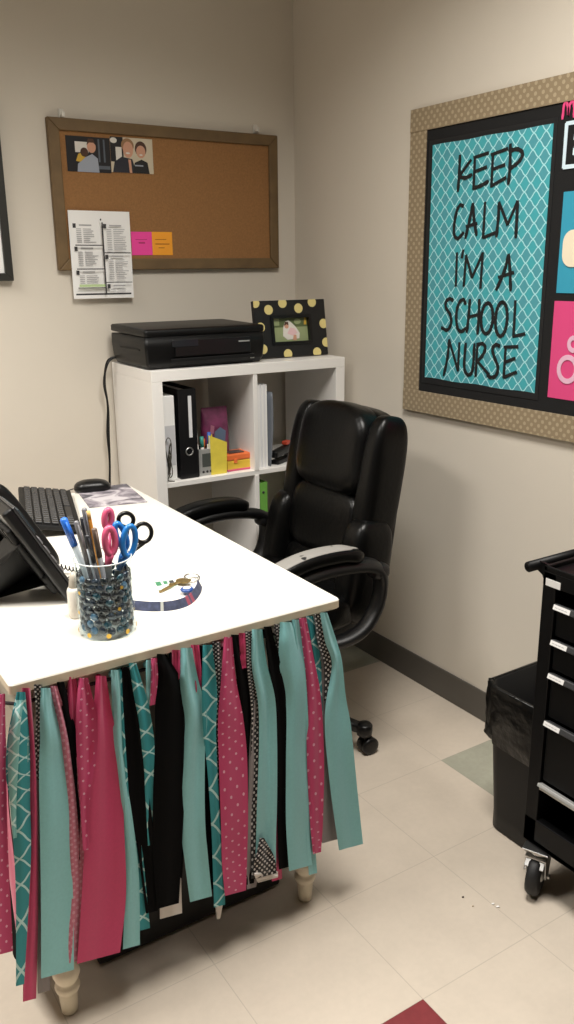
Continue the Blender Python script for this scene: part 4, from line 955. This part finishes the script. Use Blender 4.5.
# base
MB().lathe((-.0, 0, .06), [(.032, 0), (.034, .05), (.028, .09), (.026, .2), (.03, .22), (.014, .225), (.014, .335)], BLKM, 20).build('gas_lift', CH)
MB().bx((-.11, -.08, .365), (.11, .08, .395), BLKM, .006).build('mechanism', CH)
a0 = math.atan2(-1.027+.75, -.423+.62); rad = .325
for k in range(5):
    a = a0+2*PI*k/5; d = Vector((math.cos(a), math.sin(a), 0))
    L = []; sd = Vector((-d.y, d.x, 0))
    for i in range(7):
        q = i/6; c = d*(.02+(rad-.02)*q)+Vector((0, 0, .115-.035*q**1.6)); hw_, hh = .028-.012*q, .024-.01*q
        L.append([c+sd*x+Vector((0, 0, y)) for x, y in rrect(hw_, hh, .01, 3)])
    lg = MB().loft(L, BLK, True, True, True); lg.lathe(d*rad+Vector((0, 0, .064)), [(.0225, 0), (.0235, .012), (.0235, .03), (.019, .035), (.0001, .036)], BLK, 18); leg = lg.build('base_leg', CH)
    sw = Vector((math.cos(a+.9), math.sin(a+.9), 0)); ax = Vector((-sw.y, sw.x, 0)); c = d*rad+sw*.012+Vector((0, 0, .027)); Rw = ax.to_track_quat('Z', 'Y').to_matrix(); mb = MB()
    for sg in (-1, 1): mb.lathe(c+ax*sg*.013, [(.0001, -.0095), (.018, -.0095), (.0265, -.006), (.027, 0), (.0265, .006), (.018, .0095), (.0001, .0095)], BLK, 20, axis=Rw)
    mb.cyl(c-ax*.01, c+ax*.01, .008, BLK, n=10); mb.cyl(c+Vector((0, 0, .0)), d*rad+Vector((0, 0, .07)), .007, BLK, n=10); mb.build('caster', leg)

# ------------------------------------------------------------------ waste bin
t = thing('waste_bin', 'black waste bin with a bag liner between the wall and the drawer cart', 'bin', (-.214, -1.541, 0))
BIN = mat('bin_black', '0d0d0e', .45, spec=.3); BAG = mat('bin_bag', '060606', .28, bump=1, bscale=40, spec=.4)
L = []
hxb, hyb, zr = .172, .102, .405
for z, s in ((0, .0), (.004, .004), (.05, .004), (zr-.02, .02), (zr, .021)): L.append([(p[0], p[1], z) for p in rrect(hxb-.02+s, hyb-.02+s, .035, 6)])
for z, s in ((zr, .017), (.05, .0), (.008, 0)): L.append([(p[0], p[1], z) for p in rrect(hxb-.022+s, hyb-.022+s, .033, 6)])
MB().loft(L, BIN, True, True, True).build('body', t)
L = []; rb = random.Random(2); N = 88
def rr2(hx, hy, r): return rrect(hx, hy, r, 21)
for k, (z, s, amp) in enumerate(((.2, -.008, .002), (.33, .0, .002), (zr-.004, .004, .001), (zr+.006, .008, .002), (zr+.004, .013, .0025), (zr-.02, .015, .002), (zr-.05, .0145, .003), (zr-.08, .014, .003), (zr-.11, .012, .003), (zr-.135, .013, .004), (zr-.15, .008, .003))):
    ring = []
    for i, p in enumerate(rr2(hxb+s-.006, hyb+s-.006, .04)):
        n_ = Vector((p[0]/hxb**2, p[1]/hyb**2)).normalized(); w = amp*(math.sin(i*.9+k*1.9)+.8*math.sin(i*1.7-k*2.1)+rb.uniform(-.8, .8))
        ring.append((p[0]+n_.x*w, p[1]+n_.y*w, z+(.008*math.sin(i*.35+1)+.004*math.sin(i*1.1) if k >= 8 else .003*math.sin(i*.23) if k in (3, 4) else 0)))
    L.append(ring)
MB().loft(L, BAG, True).build('bag_liner', t)

# ------------------------------------------------------------------ drawer cart
FX, FY, CL, CD = -.47, -1.657, .74, .42
t = thing('drawer_cart', 'black metal drawer cart with labelled drawers against the right wall', 'cart', (FX, FY, 0))
# local: +x into the wall, -y along the front
CZ0, CZ1 = .128, .782
b = MB()
b.bx((0, -.034, CZ0), (CD, 0, CZ1), CARTB, .002).bx((0, -CL, CZ0), (CD, -CL+.034, CZ1), CARTB, .002).bx((CD-.012, -CL, CZ0), (CD, 0, CZ1), CARTB).bx((0, -CL, CZ0), (CD, 0, CZ0+.012), CARTB).bx((0, -CL, CZ0), (.02, 0, CZ0+.065), CARTB, .002).bx((0, -CL, CZ1-.03), (.02, 0, CZ1), CARTB, .001)
b.build('body', t)
b = MB().bx((0, -CL, CZ1-.0), (CD, 0, CZ1+.003), CARTB, .001).bx((0, -CL, CZ1), (.006, 0, CZ1+.012), CARTB, .002).bx((CD-.01, -CL, CZ1), (CD, 0, CZ1+.03), CARTB, .002).bx((0, -CL, CZ1), (CD, -CL+.01, CZ1+.02), CARTB, .002).bx((0, -.01, CZ1), (CD, 0, CZ1+.012), CARTB, .002)
b.build('top_tray', t)
b = MB().cyl((-.006, .036, CZ1-.002), (CD+.02, .036, CZ1-.002), .0115, CARTB, n=18)
for x in (.02, CD-.03): b.poly([(x, -.002, CZ1-.06), (x, .0, CZ1+.006), (x, .03, CZ1+.008), (x, .04, CZ1-.01), (x, .02, CZ1-.02)], (1, 0, 0), .006, CARTB)
b.build('push_handle', t)
LBM = mat('label_strip_white', 'd5d4d2', .4); DRM = mat('drawer_black', '050506', .45, spec=.2)
def drawer(z0, z1, strip_=True):
    d = MB().bx((.006, -CL+.036, z0), (CD-.02, -.036, z1-.018), DRM, .002); o = d.build('drawer', t)
    hh = MB(); hh.box((-.002, -CL/2, z1-.008), (.016, CL-.08, .014), mat('handle_grey', '3a3a3c', .4, .3), RY(.35), .002); hh.build('handle', o)
    lb = MB()
    for y0, y1 in ((-.04, -.082),): lb.box((-.0095, (y0+y1)/2, z1-.006), (.0015, y1-y0, .0105), LBM, RY(.35))
    lb.build('label_holder', o)
    lt = MB()
    for k in range(4): lt.box((-.0104, -.048-.008*k, z1-.006), (.0006, .006, .0016), INK, RY(.35))
    lt.build('label_print', o)
for z0, z1 in ((.645, .722), (.568, .642), (.455, .565), (.298, .452)): drawer(z0, z1)
# open bay under the bottom drawer with a chrome rail
b = MB().box((-.002, -CL/2, .289), (.016, CL-.072, .008), SILV, RY(.35), .001).box((.0, -CL/2, .279), (.006, CL-.072, .005), CHROME, None, .001); b.build('shelf_rail', t)
MB().bx((.02, -CL+.036, CZ0+.0125), (CD-.014, -.036, CZ0+.016), DRM).build('bottom_shelf', t)
lab(MB().bx((-.0012, -.008, .752), (0, -.046, .768), LBM, .0004).build('label_sticker', t), 'white label sticker')
TY = mat('caster_rubber', '161617', .6)
def caster(x, y, yaw):
    Rz = RZ(yaw); C = Vector((x, y, 0)); P = lambda a, b_, c: C + Rz @ Vector((a, b_, c))
    w = MB(); w.lathe(P(0, 0, .05), [(.018, -.0145), (.036, -.0145), (.046, -.0125), (.05, -.006), (.05, .006), (.046, .0125), (.036, .0145), (.018, .0145)], TY, 30, axis=Rz @ RX(PI/2)); o = w.build('caster_wheel', t)
    MB().lathe(P(0, 0, .05), [(.0001, -.0185), (.008, -.0185), (.018, -.013), (.018, .013), (.008, .0185), (.0001, .0185)], SILV, 18, axis=Rz @ RX(PI/2)).build('hub', o)
    f = MB()
    for s in (-1, 1):
        f.poly([P(-.016, s*.021, .098), P(.034, s*.021, .098), P(.014, s*.021, .045), P(.004, s*.021, .038), P(-.006, s*.021, .045)], tuple(Rz @ Vector((0, s, 0))), .0025, CHROME)
        f.lathe(P(.004, s*.0235, .05), [(.006, 0), (.006, .006), (.0001, .0065)], CHROME, 10, axis=Rz @ RX(-s*PI/2))
    f.box(P(.009, 0, .1), (.056, .048, .004), CHROME, Rz, .001); f.box(P(-.021, 0, .088), (.018, .044, .003), CHROME, Rz @ RY(-.8), .001)
    f.lathe(P(.01, 0, .102), [(.022, 0), (.024, .006), (.018, .013), (.018, .02)], CHROME, 20); f.box(P(.01, 0, .123), (.075, .06, .004), CHROME, Rz, .001); f.build('fork', o)
for x, y, a in ((.01, -.038, .42), (.03, -CL+.04, .3), (CD-.06, -.04, -.2), (CD-.06, -CL+.04, .1)): caster(x, y, a)

# ------------------------------------------------------------------ scraps on the floor
for i, (px, py, c, r) in enumerate(((463, 897, '3a3029', .0035), (473, 906, 'a89880', .003))):
    p = on_z(px, py, .0008); mb = MB(); mb.ball((0, 0, 0), (r, r*.7, .001), mat('crumb_%d' % i, c, .8), 8, 5); o = mb.build('crumb'); o.location = p
    tag(o, ('dark crumb' if i == 0 else 'tan crumb beside the dark one')+' on the cream floor tiles', 'crumb', 'crumbs on the floor')
for i, (px, py, r) in enumerate(((493, 904, .004), (498, 907, .005))):
    p = on_z(px, py, .0004); mb = MB(); rs = random.Random(i); mb.poly([(r*rs.uniform(.6, 1.3)*math.cos(k), r*rs.uniform(.5, 1)*math.sin(k), .0004*k) for k in range(6)], (0, 0, 1), .0006, PAPER); o = mb.build('paper_scrap'); o.location = p
    tag(o, ('smaller' if i == 0 else 'larger')+' white paper scrap on the floor in front of the cart', 'paper scrap', 'paper scraps on the floor')

# ------------------------------------------------------------------ world and view
w = bpy.data.worlds.new('world'); SC.world = w; w.use_nodes = True
w.node_tree.nodes['Background'].inputs[0].default_value = (.9, .85, .78, 1); w.node_tree.nodes['Background'].inputs[1].default_value = .005
SC.view_settings.view_transform = 'Standard'; SC.view_settings.look = 'None'; SC.view_settings.gamma = 1; SC.view_settings.exposure = .12
SC.view_settings.use_curve_mapping = False
